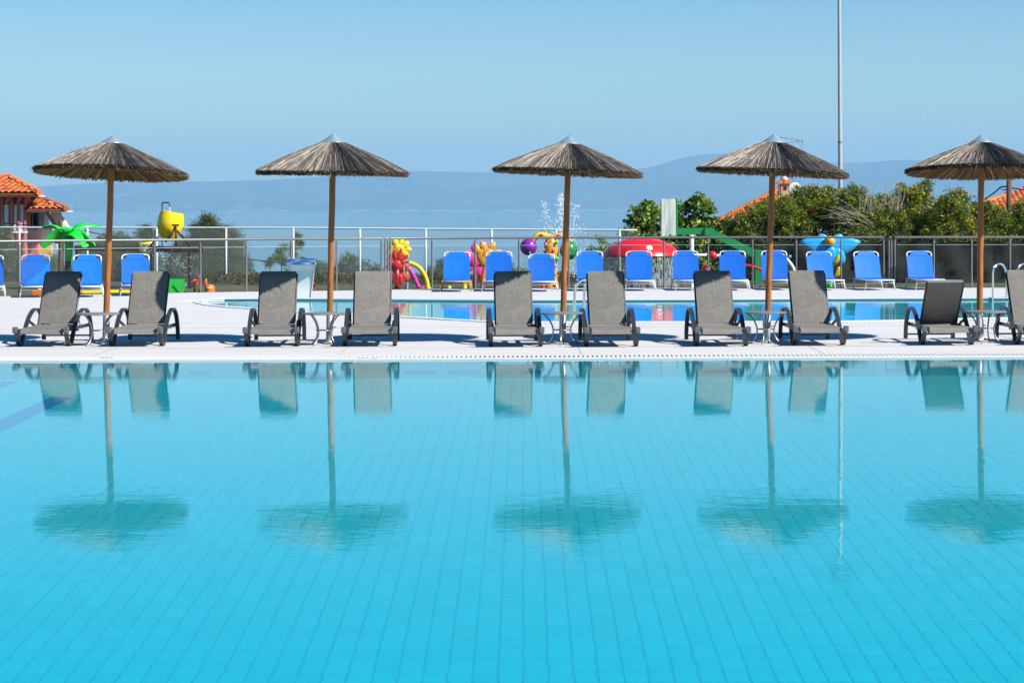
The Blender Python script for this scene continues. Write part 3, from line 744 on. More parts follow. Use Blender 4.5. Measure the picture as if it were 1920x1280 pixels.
ladder(a_, a_+Vector((.16, .42, 0)), (-.95, .32, 0), 'chrome pool ladder at the near edge of the smaller pool')
a_ = G(1867, 559); a_.y = yf(a_.x)+.02
ladder(a_, a_+Vector((.47, .0, 0)), (-.75, -.66, 0), 'chrome pool ladder at the far edge of the smaller pool')

# ---- water cascade at the pool's far edge
o = G(566, 559.5); ct = thing('pool_cascade', 'white flared water cascade with blue curled lip behind the second parasol', 'cascade', o)
prof = smooth_path([(0, .10, -.03), (0, .12, .18), (0, .11, .36), (0, .06, .53), (0, -.04, .64), (0, -.16, .675)], 6); k = len(prof)
vs = []; nx_ = 10
for side in (0, 1):
    for i, p in enumerate(prof):
        f = i/(k-1); hw = .155+.12*f**1.0
        for j in range(nx_+1): vs.append(Vector(((j/nx_*2-1)*hw, p.y+side*.02*(1-f)+.0, p.z+side*.022*f)))
A = nx_+1; O = k*A; fs = []
for i in range(k-1):
    for j in range(nx_):
        fs.append((i*A+j, i*A+j+1, (i+1)*A+j+1, (i+1)*A+j)); fs.append((O+i*A+j, O+(i+1)*A+j, O+(i+1)*A+j+1, O+i*A+j+1))
    fs.append((i*A, (i+1)*A, O+(i+1)*A, O+i*A)); fs.append((i*A+nx_, O+i*A+nx_, O+(i+1)*A+nx_, (i+1)*A+nx_))
MB().add(vs, fs).build('spout_sheet', pm('white_gelcoat', (.52, .57, .57), .25, var=.04), ct, True, 60)
MB().box((0, -.165, .715), (.555, .016, .125), rot=Matrix.Rotation(R(-18), 3, 'X'), bev=.005).build('lip', pm('navy_lip', (.02, .07, .22), .25, second=(.35, .45, .55), mix=(.45, .85), scale=5, stretch=(1, 1, 5)), ct)
for s in (-1, 1): MB().band([Vector((s*(.155+.12*(i/(k-1))+.006), p.y, p.z)) for i, p in enumerate(prof)], (1, 0, 0), .012, .045).build('side_rim', M_WHITE, ct, True)

# ================================================================== SPLASH PARK behind the glass fence
TP = 54.0
PXM = TP/F                                             # metres per photo pixel there
GZ = -.16
def plastic(name, c, rough=.28): return pm(name, c, rough, var=.04, scale=2.5, spec=.5)
M_RED = plastic('red_plastic', (.62, .012, .012)); M_YEL = plastic('yellow_plastic', (.80, .58, .008)); M_GRN = plastic('green_plastic', (.02, .58, .055))
M_ORG = plastic('orange_plastic', (.80, .17, .008)); M_MAG = plastic('magenta_plastic', (.62, .03, .36)); M_PINK = plastic('pink_plastic', (.78, .05, .30))
M_CYA = plastic('sky_blue_plastic', (.02, .36, .78)); M_PUR = plastic('purple_plastic', (.20, .015, .30)); M_DGRN = plastic('dark_green_plastic', (.01, .22, .045)); M_PWH = plastic('white_plastic', (.75, .76, .76))
M_BRN = pm('brown_post', (.05, .025, .018), .5, var=.15, scale=4)
M_AMB = plastic('amber_plastic', (.80, .32, .01))
def base_at(u, t=TP, z=GZ):
    p = AT(u, 400, t); return Vector((p.x, p.y, z))
class TB:
    """a toy: parts drawn with photo pixels at one depth, local to the toy's base"""
    def __init__(s, name, label, cat, u, t=TP, z=GZ, group=None):
        s.t = t; s.o = base_at(u, t, z); s.th = thing(name, label, cat, s.o, group=group)
    def p(s, u, v, dt=0): return AT(u, v, s.t+dt)-s.o
    def g(s, u, dt=0): q = AT(u, 400, s.t+dt)-s.o; q.z = 0; return q
    def r(s, px): return px*s.t/F
def ribbon(mb, pts, wid, th, sidefn):
    """thick leaf with varying width"""
    P = [Vector(p) for p in pts]; k = len(P); vs = []
    for i in range(k):
        T = (P[min(i+1, k-1)]-P[max(i-1, 0)]).normalized(); sd = Vector(sidefn); sd = (sd-T*sd.dot(T)).normalized(); N = T.cross(sd)
        w_ = wid[i] if i < len(wid) else wid[-1]
        vs += [P[i]-sd*w_/2-N*th*.25, P[i]-N*th*.5, P[i]+sd*w_/2-N*th*.25, P[i]+sd*w_/2*.9+N*th*.3, P[i]+N*th*.6, P[i]-sd*w_/2*.9+N*th*.3]
    fs = []
    for i in range(k-1):
        a = i*6; b = a+6; fs += [(a+j, a+(j+1) % 6, b+(j+1) % 6, b+j) for j in range(6)]
    fs += [tuple(range(5, -1, -1)), tuple(range((k-1)*6, k*6))]
    return mb.add(vs, fs)
# palm
T = TB('spray_palm', 'bright green plastic palm spray toy on a dark post before the pink house', 'water toy', 127)
MB().tube([T.g(127), T.p(127, 470)], T.r(6.5), 12).build('trunk', pm('dark_trunk', (.02, .035, .03), .35), T.th, True, 50)
MB().lathe([(0, 0), (T.r(8), 0), (T.r(11), T.r(34)), (T.r(9), T.r(44)), (0, T.r(42))], 18, c=T.p(127, 489)).build('collar', M_GRN, T.th, True, 40)
c = T.p(127, 446)
for k, (du, dv, dy, rise) in enumerate([(-47, 18, -.05, 14), (49, 17, .05, 14), (-50, -19, .35, 12), (52, -20, .35, 14), (38, 18, -.35, 16), (-30, 10, .5, 14), (6, -14, -.42, 10), (-8, -18, .5, 8)]):
    e = c+Vector((T.r(du), dy, -T.r(dv))); mid = c*.5+e*.5+Vector((0, 0, T.r(rise)))
    P = smooth_path([c, c*.75+mid*.25+Vector((0, 0, T.r(5))), mid, e], 5); n_ = len(P)
    wd = [T.r(9+16*math.sin(math.pi*min(1, .15+i/(n_-1)*.83))) for i in range(n_)]
    d = (e-c); sd = Vector((-d.y, d.x, 0)) if d.xy.length > .05 else Vector((1, 0, 0))
    sd = Vector((0, -.55, .85)) if abs(d.y) < .2 else sd.normalized()+Vector((0, 0, .3))
    ribbon(MB(), P, wd, .045, sd).build('frond', M_GRN, T.th, True, 60)
# wooden frames and tipping bucket
T = TB('pipe_frame', 'dark brown pipe frame between the green palm and the yellow bucket', 'frame', 205, TP+1.5)
for u in (146, 262): MB().tube([T.g(u), T.p(u, 461)], T.r(5), 10).build('post', M_BRN, T.th, True, 50)
MB().tube([T.p(140, 465), T.p(266, 466)], T.r(5), 10).build('beam', M_BRN, T.th, True, 50)
MB().tube([T.p(258, 459), T.p(287, 456)], T.r(3.5), 10).build('end_cap', M_YEL, T.th, True)
T = TB('tipping_bucket', 'yellow tipping water bucket on a brown frame right of the leftmost parasol', 'water toy', 330, TP+.5)
for u in (286, 357): MB().tube([T.g(u), T.p(u, 466)], T.r(5), 10).build('post', M_BRN, T.th, True, 50)
MB().tube([T.p(278, 467), T.p(382, 467)], T.r(5.6), 12).build('beam', M_BRN, T.th, True, 50)
for (a, b_) in (((330, 461), (330, 422)), ((310, 454), (328, 432)), ((350, 454), (331, 432)), ((281, 462), (299, 441)), ((356, 462), (340, 440))):
    MB().tube([T.p(*a, -.28), T.p(*b_, -.28)], T.r(1.9), 8).build('strut', M_BRN, T.th, True)
M_ = Matrix.Rotation(R(9), 3, 'Y')
bk = MB().lathe([(0, -.33), (.17, -.33), (.25, -.22), (.305, -.06), (.318, .06), (.295, .20), (.262, .31), (.245, .312), (.26, .2), (.22, -.2), (0, -.26)], 28, c=T.p(319, 421.5), M=M_); bk.build('bucket', M_YEL, T.th, True, 40)
MB().tube([T.p(322, 422, -.36), T.p(336, 422, -.36)], T.r(1.6), 8).build('pivot', M_BRN, T.th)
MB().tube([T.p(304, 462, .34), T.p(304, 382, .3), T.p(305, 380, .3), T.p(317, 380, .15), T.p(318, 382, .15), T.p(318, 388, .15)], T.r(1.2), 8).build('filling_pipe', M_BRN, T.th, True, 40)
MB().tube([T.p(318, 388, .15), T.p(318.6, 398, .12)], [T.r(.9), T.r(.6)], 6).build('water_jet', pm('foam_water', (.8, .86, .9), .2), T.th)
def pillow(mb, c, L_, w_, ang, th, pointed=False):
    """moulded petal: outline starting at c, pointing along ang (degrees from up), domed on both faces"""
    n_ = 9; up_ = []
    for k in range(n_+1):
        q = k/n_; hw = w_*(math.sin(math.pi*(.06+.94*q))**.55 if not pointed else math.sin(math.pi*(.08+.92*q)**.8)**.9)
        up_.append((hw if k < n_ else 0.0, L_*q))
    ring = up_+[(-x, z) for x, z in reversed(up_[:-1])]; k = len(ring); M = Matrix.Rotation(R(ang), 3, 'Y'); vs = []
    cz = L_*.5
    for sc, y in ((1, 0), (.96, -.55), (.62, -1), (.96, .55), (.62, 1)):
        vs += [M@Vector((x*sc, y*th, cz+(z-cz)*sc))+c for x, z in ring]
    f = [(j, (j+1) % k, k+(j+1) % k, k+j) for j in range(k)]+[(k+j, k+(j+1) % k, 2*k+(j+1) % k, 2*k+j) for j in range(k)]+[tuple(range(2*k, 3*k))]
    f += [((j+1) % k, j, 3*k+j, 3*k+(j+1) % k) for j in range(k)]+[(3*k+(j+1) % k, 3*k+j, 4*k+j, 4*k+(j+1) % k) for j in range(k)]+[tuple(range(5*k-1, 4*k-1, -1))]
    return mb.add(vs, f)
def flower(T, cu, cv, mat, petals, tilt, name='petal', dt=0, parent=None, cm=None, cr=None, pointed=False):
    c = T.p(cu, cv, dt)
    for (du, dv, w_, L_, rot) in petals:
        MM = Matrix.Rotation(R(rot), 3, 'Y'); b0 = c+Vector((T.r(du), random.uniform(-.02, .02), -T.r(dv)))-MM@Vector((0, 0, T.r(L_)))
        pillow(MB(), b0, T.r(2*L_), T.r(w_), rot, .045, pointed).build(name, mat, T.th, True, 65)
    if cm: MB().ball(c+Vector((0, -.03, 0)), (T.r(cr), .065, T.r(cr)), 18).build('flower_centre', cm, T.th, True)
def ringpetals(n, rad, w_, L_, a0=0, a1=360):
    out = []
    for k in range(n):
        a = R(a0+(a1-a0)*k/n); out.append((rad*math.sin(a), -rad*math.cos(a), w_, L_, math.degrees(a)))
    return out
T = TB('yellow_flower_toy', 'big yellow flower spray toy behind the red flower', 'water toy', 752, TP+.6)
MB().tube([T.g(744), T.p(744, 480)], T.r(4), 10).build('stem', M_YEL, T.th, True); flower(T, 749, 468, M_YEL, ringpetals(9, 14, 6.2, 9.5, 10, 370), 0, cm=M_YEL, cr=11)
T = TB('red_flower_toy', 'red flower spray toy with pointed petals beside the gate', 'water toy', 744, TP)
flower(T, 744, 496, M_RED, [(-12, -15, 5, 14, -32), (-4, -20, 4.6, 14, -8), (6, -19, 4.6, 14, 14), (14, -10, 5, 13, 40), (-13, 6, 6, 11, -70), (13, 6, 6, 11, 75), (-11, -4, 5.5, 12, -52), (0, 0, 12, 15, 0)], 0, cm=M_RED, cr=9, pointed=True)
flower(T, 745, 518, M_RED, [(-8, 2, 6, 13, 215), (-3, 9, 5, 13, 190), (7, 8, 5, 13, 170), (12, 0, 6, 12, 140)], 0, name='leaf', pointed=True)
MB().tube([T.g(745), T.p(745, 500)], T.r(4.5), 10).build('stem', M_RED, T.th, True)
flower(T, 763, 507, M_ORG, [(0, -6, 5, 8, 10), (1, 11, 4, 8, -10)], 0, name='side_petal', dt=.2)
T = TB('yellow_arch', 'yellow curved spray tube right of the red flower', 'water toy', 790, TP+.2)
MB().tube(smooth_path([T.p(758, 494), T.p(772, 494), T.p(788, 504), T.p(799, 523), T.p(803, 545), T.g(803)], 6), T.r(4.2), 12).build('tube', M_YEL, T.th, True)
MB().lathe([(0, 0), (T.r(6), 0), (T.r(6), .03), (0, .03)], 14, c=T.g(803)).build('foot', M_YEL, T.th)
T = TB('magenta_arch', 'magenta curved spray tube under the yellow arch', 'water toy', 780, TP+.5)
MB().tube(smooth_path([T.p(756, 492), T.p(767, 503), T.p(778, 522), T.p(788, 545), T.g(789)], 6), T.r(3.8), 12).build('tube', M_MAG, T.th, True)
MB().lathe([(0, 0), (T.r(6), 0), (T.r(6), .03), (0, .03)], 14, c=T.g(789)).build('foot', M_MAG, T.th)
T = TB('shower_stand', 'narrow white open frame stand next to the red flower', 'stand', 762, 49.6, 0)
fr = MB()
for u in (757.6, 766): fr.tube([T.g(u), T.p(u, 489)], T.r(.8), 6)
fr.tube([T.p(757, 489), T.p(766.6, 489)], T.r(.9), 6); fr.build('frame', M_WHITE, T.th, True, 50)
MB().box(T.p(762, 536.5), (T.r(9.4), .07, T.r(14)), bev=.006).build('base_box', M_WHITE, T.th); MB().box(T.p(762, 491.5), (T.r(7), .03, T.r(4))).build('head', M_PINK, T.th)
T = TB('pink_flower_toy', 'pink flower spray toy left of the orange flower', 'water toy', 886, TP+.5)
MB().tube([T.g(890), T.p(890, 495)], T.r(3.5), 10).build('stem', M_PINK, T.th, True); flower(T, 889, 488, M_PINK, [(-11, -10, 8, 11, -40), (1, -24, 7, 10, 0), (18, -27, 7, 9, 15), (-8, 12, 8, 11, -150), (8, 18, 7, 14, 170), (14, 4, 7, 11, 110)], 0, cm=M_PINK, cr=13)
T = TB('orange_flower_toy', 'orange crown shaped flower toy between two blue loungers', 'water toy', 906, TP)
MB().tube(smooth_path([T.g(905), T.p(905, 530), T.p(907, 510), T.p(912, 490)], 4), T.r(4.3), 10).build('stem', M_ORG, T.th, True)
flower(T, 908, 478, M_AMB, [(-12, -8, 6, 13, -25), (-2, -16, 6, 11, -20), (14, -15, 6, 11, 35), (24, -4, 6, 10, 75), (0, 10, 10, 12, 0), (6, -2, 13, 13, 0), (-4, 2, 10, 14, 0)], 0)
# ball tree with spray
T = TB('ball_spray_tree', 'clown coloured spray tree with yellow arms and spotted trunk behind middle parasol', 'water toy', 1030, TP+.4)
MB().lathe([(0, 0), (T.r(15), 0), (T.r(13), T.r(14)), (T.r(10), T.r(40)), (T.r(14.5), T.r(70)), (T.r(11), T.r(88)), (T.r(6), T.r(98)), (0, T.r(100))], 20, c=T.g(1033)).build('trunk', M_AMB, T.th, True, 50)
for (u, v, r_, m_) in ((1025, 476, 3.4, M_RED), (1037, 470, 4, M_PINK), (1043, 485, 4.5, M_GRN), (1030, 492, 3.5, M_PUR), (1041, 500, 3.6, M_PINK), (1026, 508, 3.8, M_YEL), (1038, 516, 4, M_PUR), (1030, 526, 3.6, M_RED), (1044, 455, 3.4, M_GRN), (1022, 458, 3, M_RED), (1040, 534, 4, M_RED)):
    MB().ball(T.p(u, v, -.15), (T.r(r_), .05, T.r(r_)), 10).build('spot', m_, T.th, True)
MB().tube(smooth_path([T.p(997, 456), T.p(1004, 445), T.p(1016, 441), T.p(1030, 446), T.p(1033, 456)], 5), [T.r(4+2*math.sin(math.pi*i/20)) for i in range(21)], 12).build('arm', M_YEL, T.th, True)
MB().tube(smooth_path([T.p(1033, 456), T.p(1040, 445), T.p(1055, 443), T.p(1067, 450), T.p(1070, 458)], 5), [T.r(4+1.6*math.sin(math.pi*i/20)) for i in range(21)], 12).build('arm', M_AMB, T.th, True)
for u, v in ((1015, 441), (1047, 443)): MB().ball(T.p(u, v, -.08), (T.r(4), .04, T.r(2.8)), 10).build('arm_spot', M_RED, T.th, True)
b1 = MB().ball(T.p(991, 463), T.r(16), 24); b1.build('ball', M_PUR, T.th, True); MB().ball(T.p(1066, 469), (T.r(16.5), T.r(16.5), T.r(18.5)), 24).build('ball', M_DGRN, T.th, True)
sp = MB(); g_ = np.random.default_rng(5)
def drops(mb, pts, r0, r1, T):
    for (u, v, dt, st) in pts:
        r_ = g_.uniform(r0, r1); mb.ball(AT(u, v, T.t+dt), (r_, r_, r_*st), 6)
pts = []
for k in range(520):
    s = g_.random()**.8; j = g_.choice([0, 1, 2], p=[.22, .6, .18]); cu = (1019+10*(1-s), 1052, 1082-12*(1-s))[j]
    v = 440-(76 if j == 1 else 62)*s; pts.append((cu+g_.normal(0, 3+7*(1-s)*(.7 if j == 1 else 1)), v+g_.normal(0, 2), g_.normal(0, .15), g_.uniform(1, 2.2)))
for k in range(260): pts.append((1060+g_.normal(0, 26), g_.uniform(420, 520), g_.normal(0, .3), g_.uniform(1, 3)))
drops(sp, pts, .005, .012, T)
M_DROP = pm('spray_drops', (.85, .90, .93), .15, spec=.8)
def curtain_mat():
    m = bpy.data.materials.new('falling_water'); m.use_nodes = True; n = m.node_tree.nodes; L = m.node_tree.links
    tr = n.new('ShaderNodeBsdfTransparent'); mx = n.new('ShaderNodeMixShader'); mx.inputs[0].default_value = .42; b = n['Principled BSDF']
    b.inputs['Base Color'].default_value = (.75, .85, .88, 1); b.inputs['Roughness'].default_value = .1
    L.new(tr.outputs[0], mx.inputs[1]); L.new(b.outputs[0], mx.inputs[2]); L.new(mx.outputs[0], n['Material Output'].inputs[0]); return m
tag(stuff(sp.build('water_spray', M_DROP, smooth=True)), 'white water spray shooting up beside the middle parasol pole', 'water spray')
sp = MB(); pts = []
for k in range(420):
    s = g_.random(); u = 262+s*112+g_.normal(0, 3); v = 463+s*60*(.5+.5*s)+g_.normal(0, 4+10*s); pts.append((u, v, g_.normal(0, .2), g_.uniform(.8, 1.6)))
drops(sp, pts, .004, .009, T)
tag(stuff(sp.build('water_spray', M_DROP, smooth=True)), 'fine arc of water drops under the yellow bucket frame', 'water spray')
# mushroom
T = TB('mushroom_shower', 'red mushroom water shower with white spot and falling water curtain', 'water toy', 1203, TP+.6)
MB().tube([T.g(1203), T.p(1203, 470)], T.r(8), 14).build('stem', M_PWH, T.th, True)
cr_ = T.r(73); capz = AT(1203, 481, T.t).z-GZ
MB().lathe([(0, 0), (cr_*.93, 0), (cr_, .03), (cr_*.97, .10), (cr_*.85, .22), (cr_*.66, .335), (cr_*.42, .415), (cr_*.18, .45), (0, .46)], 44, c=(0, 0, capz)).build('cap', M_RED, T.th, True, 50)
for (az, ph) in ((-80, .62), (40, .5), (150, .5)):
    a = R(az); rr = cr_*.855; MB().ball((rr*math.cos(a), rr*math.sin(a), capz+.215), (T.r(7), .028, T.r(5.6)), 14, M=Matrix.Rotation(a+math.pi/2, 3, 'Z') @ Matrix.Rotation(R(-35), 3, 'X')).build('spot', M_PWH, T.th, True)
cu = MB()
for k in range(2600):
    a = g_.uniform(0, 2*math.pi); z = g_.uniform(0, capz); rr = cr_*(.955+g_.normal(0, .012)); L_ = g_.uniform(.03, .16); r_ = g_.uniform(.0025, .006)
    cu.tube([(rr*math.cos(a), rr*math.sin(a), min(z+L_, capz+.02)), (rr*math.cos(a), rr*math.sin(a), z)], [r_*.5, r_], 4)
o_ = stuff(cu.build('water_curtain', curtain_mat(), T.th, True))
MB().box((-.05, .25, .12), (.5, .3, .25), bev=.02).build('foot', M_PWH, T.th)
# white spinner with red balls
T = TB('ball_spinner', 'white post and crossbar carrying red balls right of the mushroom', 'water toy', 1297, TP+.2)
MB().lathe([(0, 0), (T.r(4), 0), (T.r(4), T.r(96)), (T.r(3), T.r(99)), (0, T.r(100))], 14, c=T.g(1297)).build('post', M_PWH, T.th, True, 40)
MB().tube([T.p(1236, 477), T.p(1350, 479)], T.r(2.6), 10).build('crossbar', M_PWH, T.th, True)
for u, v, r_ in ((1229, 478, 8), (1336, 479, 8.5)): MB().ball(T.p(u, v, -.05), T.r(r_), 18).build('ball', M_RED, T.th, True)
for s in (-1, 1): MB().tube([T.p(1297, 505), T.p(1297+s*24, 545)], T.r(2.4), 8).build('leg', M_PWH, T.th, True)
T = TB('red_hose_arch', 'red looping spray hoops behind the fourth lounger pair', 'water toy', 1322, TP+.4)
MB().tube(smooth_path([T.g(1313), T.p(1313, 515), T.p(1316, 502), T.p(1323, 497), T.p(1330, 503), T.p(1332, 515), T.g(1332)], 5), T.r(1.6), 8).build('hoop', M_RED, T.th, True)
MB().tube(smooth_path([T.g(1318), T.p(1318, 512), T.p(1323, 504), T.p(1328, 512), T.g(1328)], 5), T.r(1.4), 8).build('hoop', M_PINK, T.th, True)
T = TB('red_spray_tube', 'red drooping spray tube across the green hoop post', 'water toy', 1410, TP+.2)
MB().tube(smooth_path([T.p(1385, 497), T.p(1400, 497.5), T.p(1415, 501), T.p(1430, 507), T.p(1440, 516), T.p(1444, 540), T.g(1444)], 5), T.r(2.8), 10).build('tube', M_RED, T.th, True)
T = TB('white_spray_arch', 'thick white curved spray tube left of the blue flower', 'water toy', 1480, TP+.3)
MB().tube(smooth_path([T.p(1450, 476), T.p(1466, 478), T.p(1480, 492), T.p(1489, 508), T.p(1493, 540), T.g(1493)], 5), T.r(3.4), 12).build('tube', M_PWH, T.th, True)
MB().ball(T.p(1481, 481), T.r(3.4), 12).build('nozzle', plastic('teal_plastic', (.05, .45, .40)), T.th, True)
# blue flower
T = TB('blue_flower_toy', 'large sky blue flower toy with yellow centre at the right', 'water toy', 1558, TP+.3)
MB().tube(smooth_path([T.g(1556), T.p(1556, 520), T.p(1560, 490), T.p(1557, 465)], 4), T.r(4.5), 10).build('stem', M_GRN, T.th, True)
def petal(c, pts, wid, sd, mat, name='petal'):
    P = smooth_path(pts, 9); n_ = len(P); ribbon(MB(), P, [wid*max(.06, math.sin(math.pi*(.10+.88*i/(n_-1))))**.62 for i in range(n_)], .05, sd).build(name, mat, T.th, True, 70)
for (u, v, L_, w_, ang, dt, ptd) in ((1553, 464, 31, 11.5, -36, .12, False), (1560, 464, 31, 11.5, 38, .12, False), (1560, 467, 62, 17, -76, -.02, True), (1553, 467, 64, 17, 77, -.02, True), (1548, 466, 34, 11, -152, -.08, False), (1557, 462, 34, 12, 178, -.1, False), (1565, 466, 34, 11, 150, -.08, False)):
    pillow(MB(), T.p(u, v, dt), T.r(L_), T.r(w_), ang, .05, ptd).build('petal', M_CYA, T.th, True, 65)
MB().ball(T.p(1556, 452, -.12), T.r(10), 18).build('flower_centre', M_AMB, T.th, True)
petal(0, [T.p(1560, 498), T.p(1568, 492, -.1), T.p(1572, 478, -.15)], T.r(9), (1, 0, .3), M_YEL, 'leaf'); petal(0, [T.p(1560, 520), T.p(1570, 516, -.1), T.p(1573, 500, -.15)], T.r(10), (1, 0, .3), M_YEL, 'leaf')
# small ground toys
T = TB('green_slide', 'small bright green plastic slide panel by the yellow bucket', 'slide', 333, TP-2)
MB().prism([(-T.r(16), 0), (T.r(4), 0), (T.r(14), T.r(25)), (-T.r(16), T.r(25))], 0, .06).build('panel', M_GRN, T.th); MB().prism([(T.r(5), 0), (T.r(10), 0), (T.r(16), T.r(10)), (T.r(14), T.r(18))], 0, .05).build('side_panel', M_GRN, T.th)
MB().tube([T.p(333-8, 534, -.05), T.p(333, 541, -.05), T.p(338, 549, -.05)], T.r(.8), 6).build('groove_rail', M_DGRN, T.th); MB().box((T.r(17.5), 0, T.r(11)), (T.r(4), .06, T.r(6))).build('step', plastic('mint_plastic', (.08, .6, .4)), T.th)
T = TB('red_seat_toy', 'small red seat toy with green hoop under the bucket frame', 'water toy', 367, TP-2)
MB().box((T.r(-2), 0, T.r(20)), (T.r(14), .18, T.r(5)), rot=Matrix.Rotation(R(-16), 3, 'Y'), bev=.02).build('seat', M_RED, T.th); MB().box((T.r(5), .06, T.r(24)), (T.r(6), .08, T.r(9)), bev=.02).build('seat_back', M_RED, T.th)
MB().tube(smooth_path([(-T.r(8), 0, 0), (-T.r(8), 0, T.r(10)), (-T.r(4), 0, T.r(16)), (T.r(2), 0, T.r(16)), (T.r(3), 0, T.r(8)), (T.r(3), 0, 0)], 4), T.r(1.1), 8).build('hoop', M_DGRN, T.th, True)
for x in (-3, 6): MB().tube([(T.r(x), .05, 0), (T.r(x), .05, T.r(14))], T.r(2), 10).build('leg', M_RED, T.th, True)
T = TB('orange_animal_toy', 'small orange animal shaped spray toy right of the bucket frame', 'water toy', 392, TP-2)
MB().lathe([(0, 0), (T.r(9.5), 0), (T.r(9.8), T.r(8)), (T.r(8), T.r(13)), (T.r(3), T.r(15)), (0, T.r(15.2))], 20, c=(T.r(1), 0, 0)).build('body', M_ORG, T.th, True, 50); MB().tube([(-T.r(6), 0, T.r(8)), (-T.r(6.5), 0, T.r(22)), (-T.r(5), 0, T.r(25))], [T.r(3), T.r(2.6), T.r(1.5)], 10).build('neck', M_ORG, T.th, True)
MB().ball((T.r(1), -.115, T.r(8)), (T.r(4), .015, T.r(1.6)), 10).build('marking', M_PWH, T.th, True)
T = TB('yellow_floor_ring', 'long low yellow curved kerb on the ground behind the left loungers', 'kerb', 205, TP-3.5)
MB().tube([T.p(u, 548.5+.6*math.sin(u*.05), -.02) for u in range(150, 262, 8)], T.r(4.6), 8).build('ring', M_YEL, T.th, True)
T = TB('orange_block', 'low orange plastic block left of the leftmost lounger pair', 'block', 73, TP-4)
MB().box((0, 0, T.r(6)), (T.r(25), .3, T.r(12)), bev=.03).build('body', M_ORG, T.th); MB().ball((T.r(1), 0, T.r(12)), (T.r(4), .06, T.r(2)), 10).build('knob', M_PWH, T.th, True)
T = TB('red_cone', 'small red cone beside the white cascade', 'cone', 588, 49.2, 0)
MB().lathe([(0, 0), (T.r(3.6), 0), (T.r(3.2), T.r(9)), (T.r(2), T.r(12)), (0, T.r(12.4))], 14).build('body', M_RED, T.th, True, 50)
for u, m_, h_, l_ in ((842, plastic('lime_plastic', (.3, .6, .05)), 10, 'short lime green post under the tan lounger'), (871, M_YEL, 18, 'short yellow post under the tan lounger'), (1018, M_RED, 12, 'short red post below the spotted spray tree'), (1535, M_DGRN, 14, 'short green post under the blue flower')):
    T = TB('bollard_toy', l_, 'post', u, TP-2); MB().lathe([(0, 0), (T.r(4), 0), (T.r(4), T.r(h_)), (T.r(2.5), T.r(h_+2)), (0, T.r(h_+2.2))], 14).build('body', m_, T.th, True, 50)
for u in (49, 258): pass

# ---- basketball hoop
T = TB('basketball_hoop', 'basketball hoop with white board on a bent green arm', 'basketball hoop', 1424, 57.0, -.2)
M_HG = pm('hoop_green', (.012, .24, .07), .4, var=.08, scale=2)
ar = MB()
for a, b_, w0 in (((1268, 434), (1328, 433), 12), ((1328, 433), (1420, 478), 14)):
    ar.band([T.p(*a), T.p(*b_)], (0, 1, 0), .16, T.r(w0*1.0))
ar.build('arm', M_HG, T.th); MB().prism([((T.p(1321, 427)).x, T.p(1321, 427).z), (T.p(1335, 430)).xz[:] if hasattr(Vector, 'xz') else (T.p(1335, 430).x, T.p(1335, 430).z), (T.p(1333, 443).x, T.p(1333, 443).z), (T.p(1321, 440).x, T.p(1321, 440).z)], 0, .162).build('elbow', M_HG, T.th)
pc = T.p(1422, 480); MB().box((pc.x, pc.y, pc.z/2+T.r(4)), (T.r(15), .18, pc.z+T.r(14)), bev=.02).build('post', M_HG, T.th)
bc = T.p(1253, 408)
Mz = Matrix.Rotation(R(70), 3, 'Z')
MB().box(bc, (1.25, .03, T.r(70)), rot=Mz).build('backboard', pm('worn_board', (.36, .40, .35), .6, second=(.20, .27, .25), mix=(.45, .6), scale=2.2, stretch=(1, 1, .5)), T.th)
fb = MB()
for s in (1,): fb.box(bc+Mz@Vector((s*.64, -.02, 0)), (.05, .06, T.r(72)), rot=Mz)
for s in (-1,): fb.box(bc+Mz@Vector((0, 0, s*T.r(35.5))), (1.3, .06, .04), rot=Mz)
fb.build('board_frame', M_HG, T.th)
rc = T.p(1238, 433); MB().tube([rc+Vector((.225*math.cos(q)-.05, .225*math.sin(q), 0)) for q in np.linspace(0, 2*math.pi, 24, endpoint=False)], .012, 6, closed=True).build('rim', plastic('rim_red', (.5, .06, .03)), T.th, True)
MB().band([rc+Vector((.18, 0, 0)), bc+Vector((0, 0, -T.r(26)))], (0, 1, 0), .12, .03).build('rim_bracket', MATS['rim_red'], T.th)
# ---- tall light mast
T = TB('light_mast', 'very tall grey steel light mast rising out of the right hedge', 'mast', 1576.5, 62.2, -.4)
M_MAST = pm('mast_paint', (.38, .42, .42), .45, var=.08, scale=3); b0 = Vector((0, 0, 0)); lean = -.0045
MB().tube([(lean*z*-1*0-.0045*z, 0, z) for z in (0, 1.5, 3.2, 3.9)], [.062, .060, .057, .056], 12).build('lower_pole', M_MAST, T.th, True, 50)
MB().tube([(-.0045*z, 0, z) for z in (3.9, 6, 8.45)], [.054, .050, .044], 12).build('upper_pole', M_MAST, T.th, True, 50)
MB().tube([(-.0045*3.88, 0, 3.88), (-.0045*3.93, 0, 3.93)], .0605, 12).build('rusty_joint', pm('rusty_joint', (.30, .14, .06), .8, var=.2), T.th, True, 50)
MB().box((-.037, 0, 8.45), (.5, .06, .06)).build('crossarm', M_MAST, T.th)
for s in (-1, 1): MB().box((-.037+s*.17, -.10, 8.52), (.24, .16, .22), rot=Matrix.Rotation(R(25), 3, 'X'), bev=.02).build('floodlight', pm('lamp_housing', (.06, .065, .07), .4), T.th)

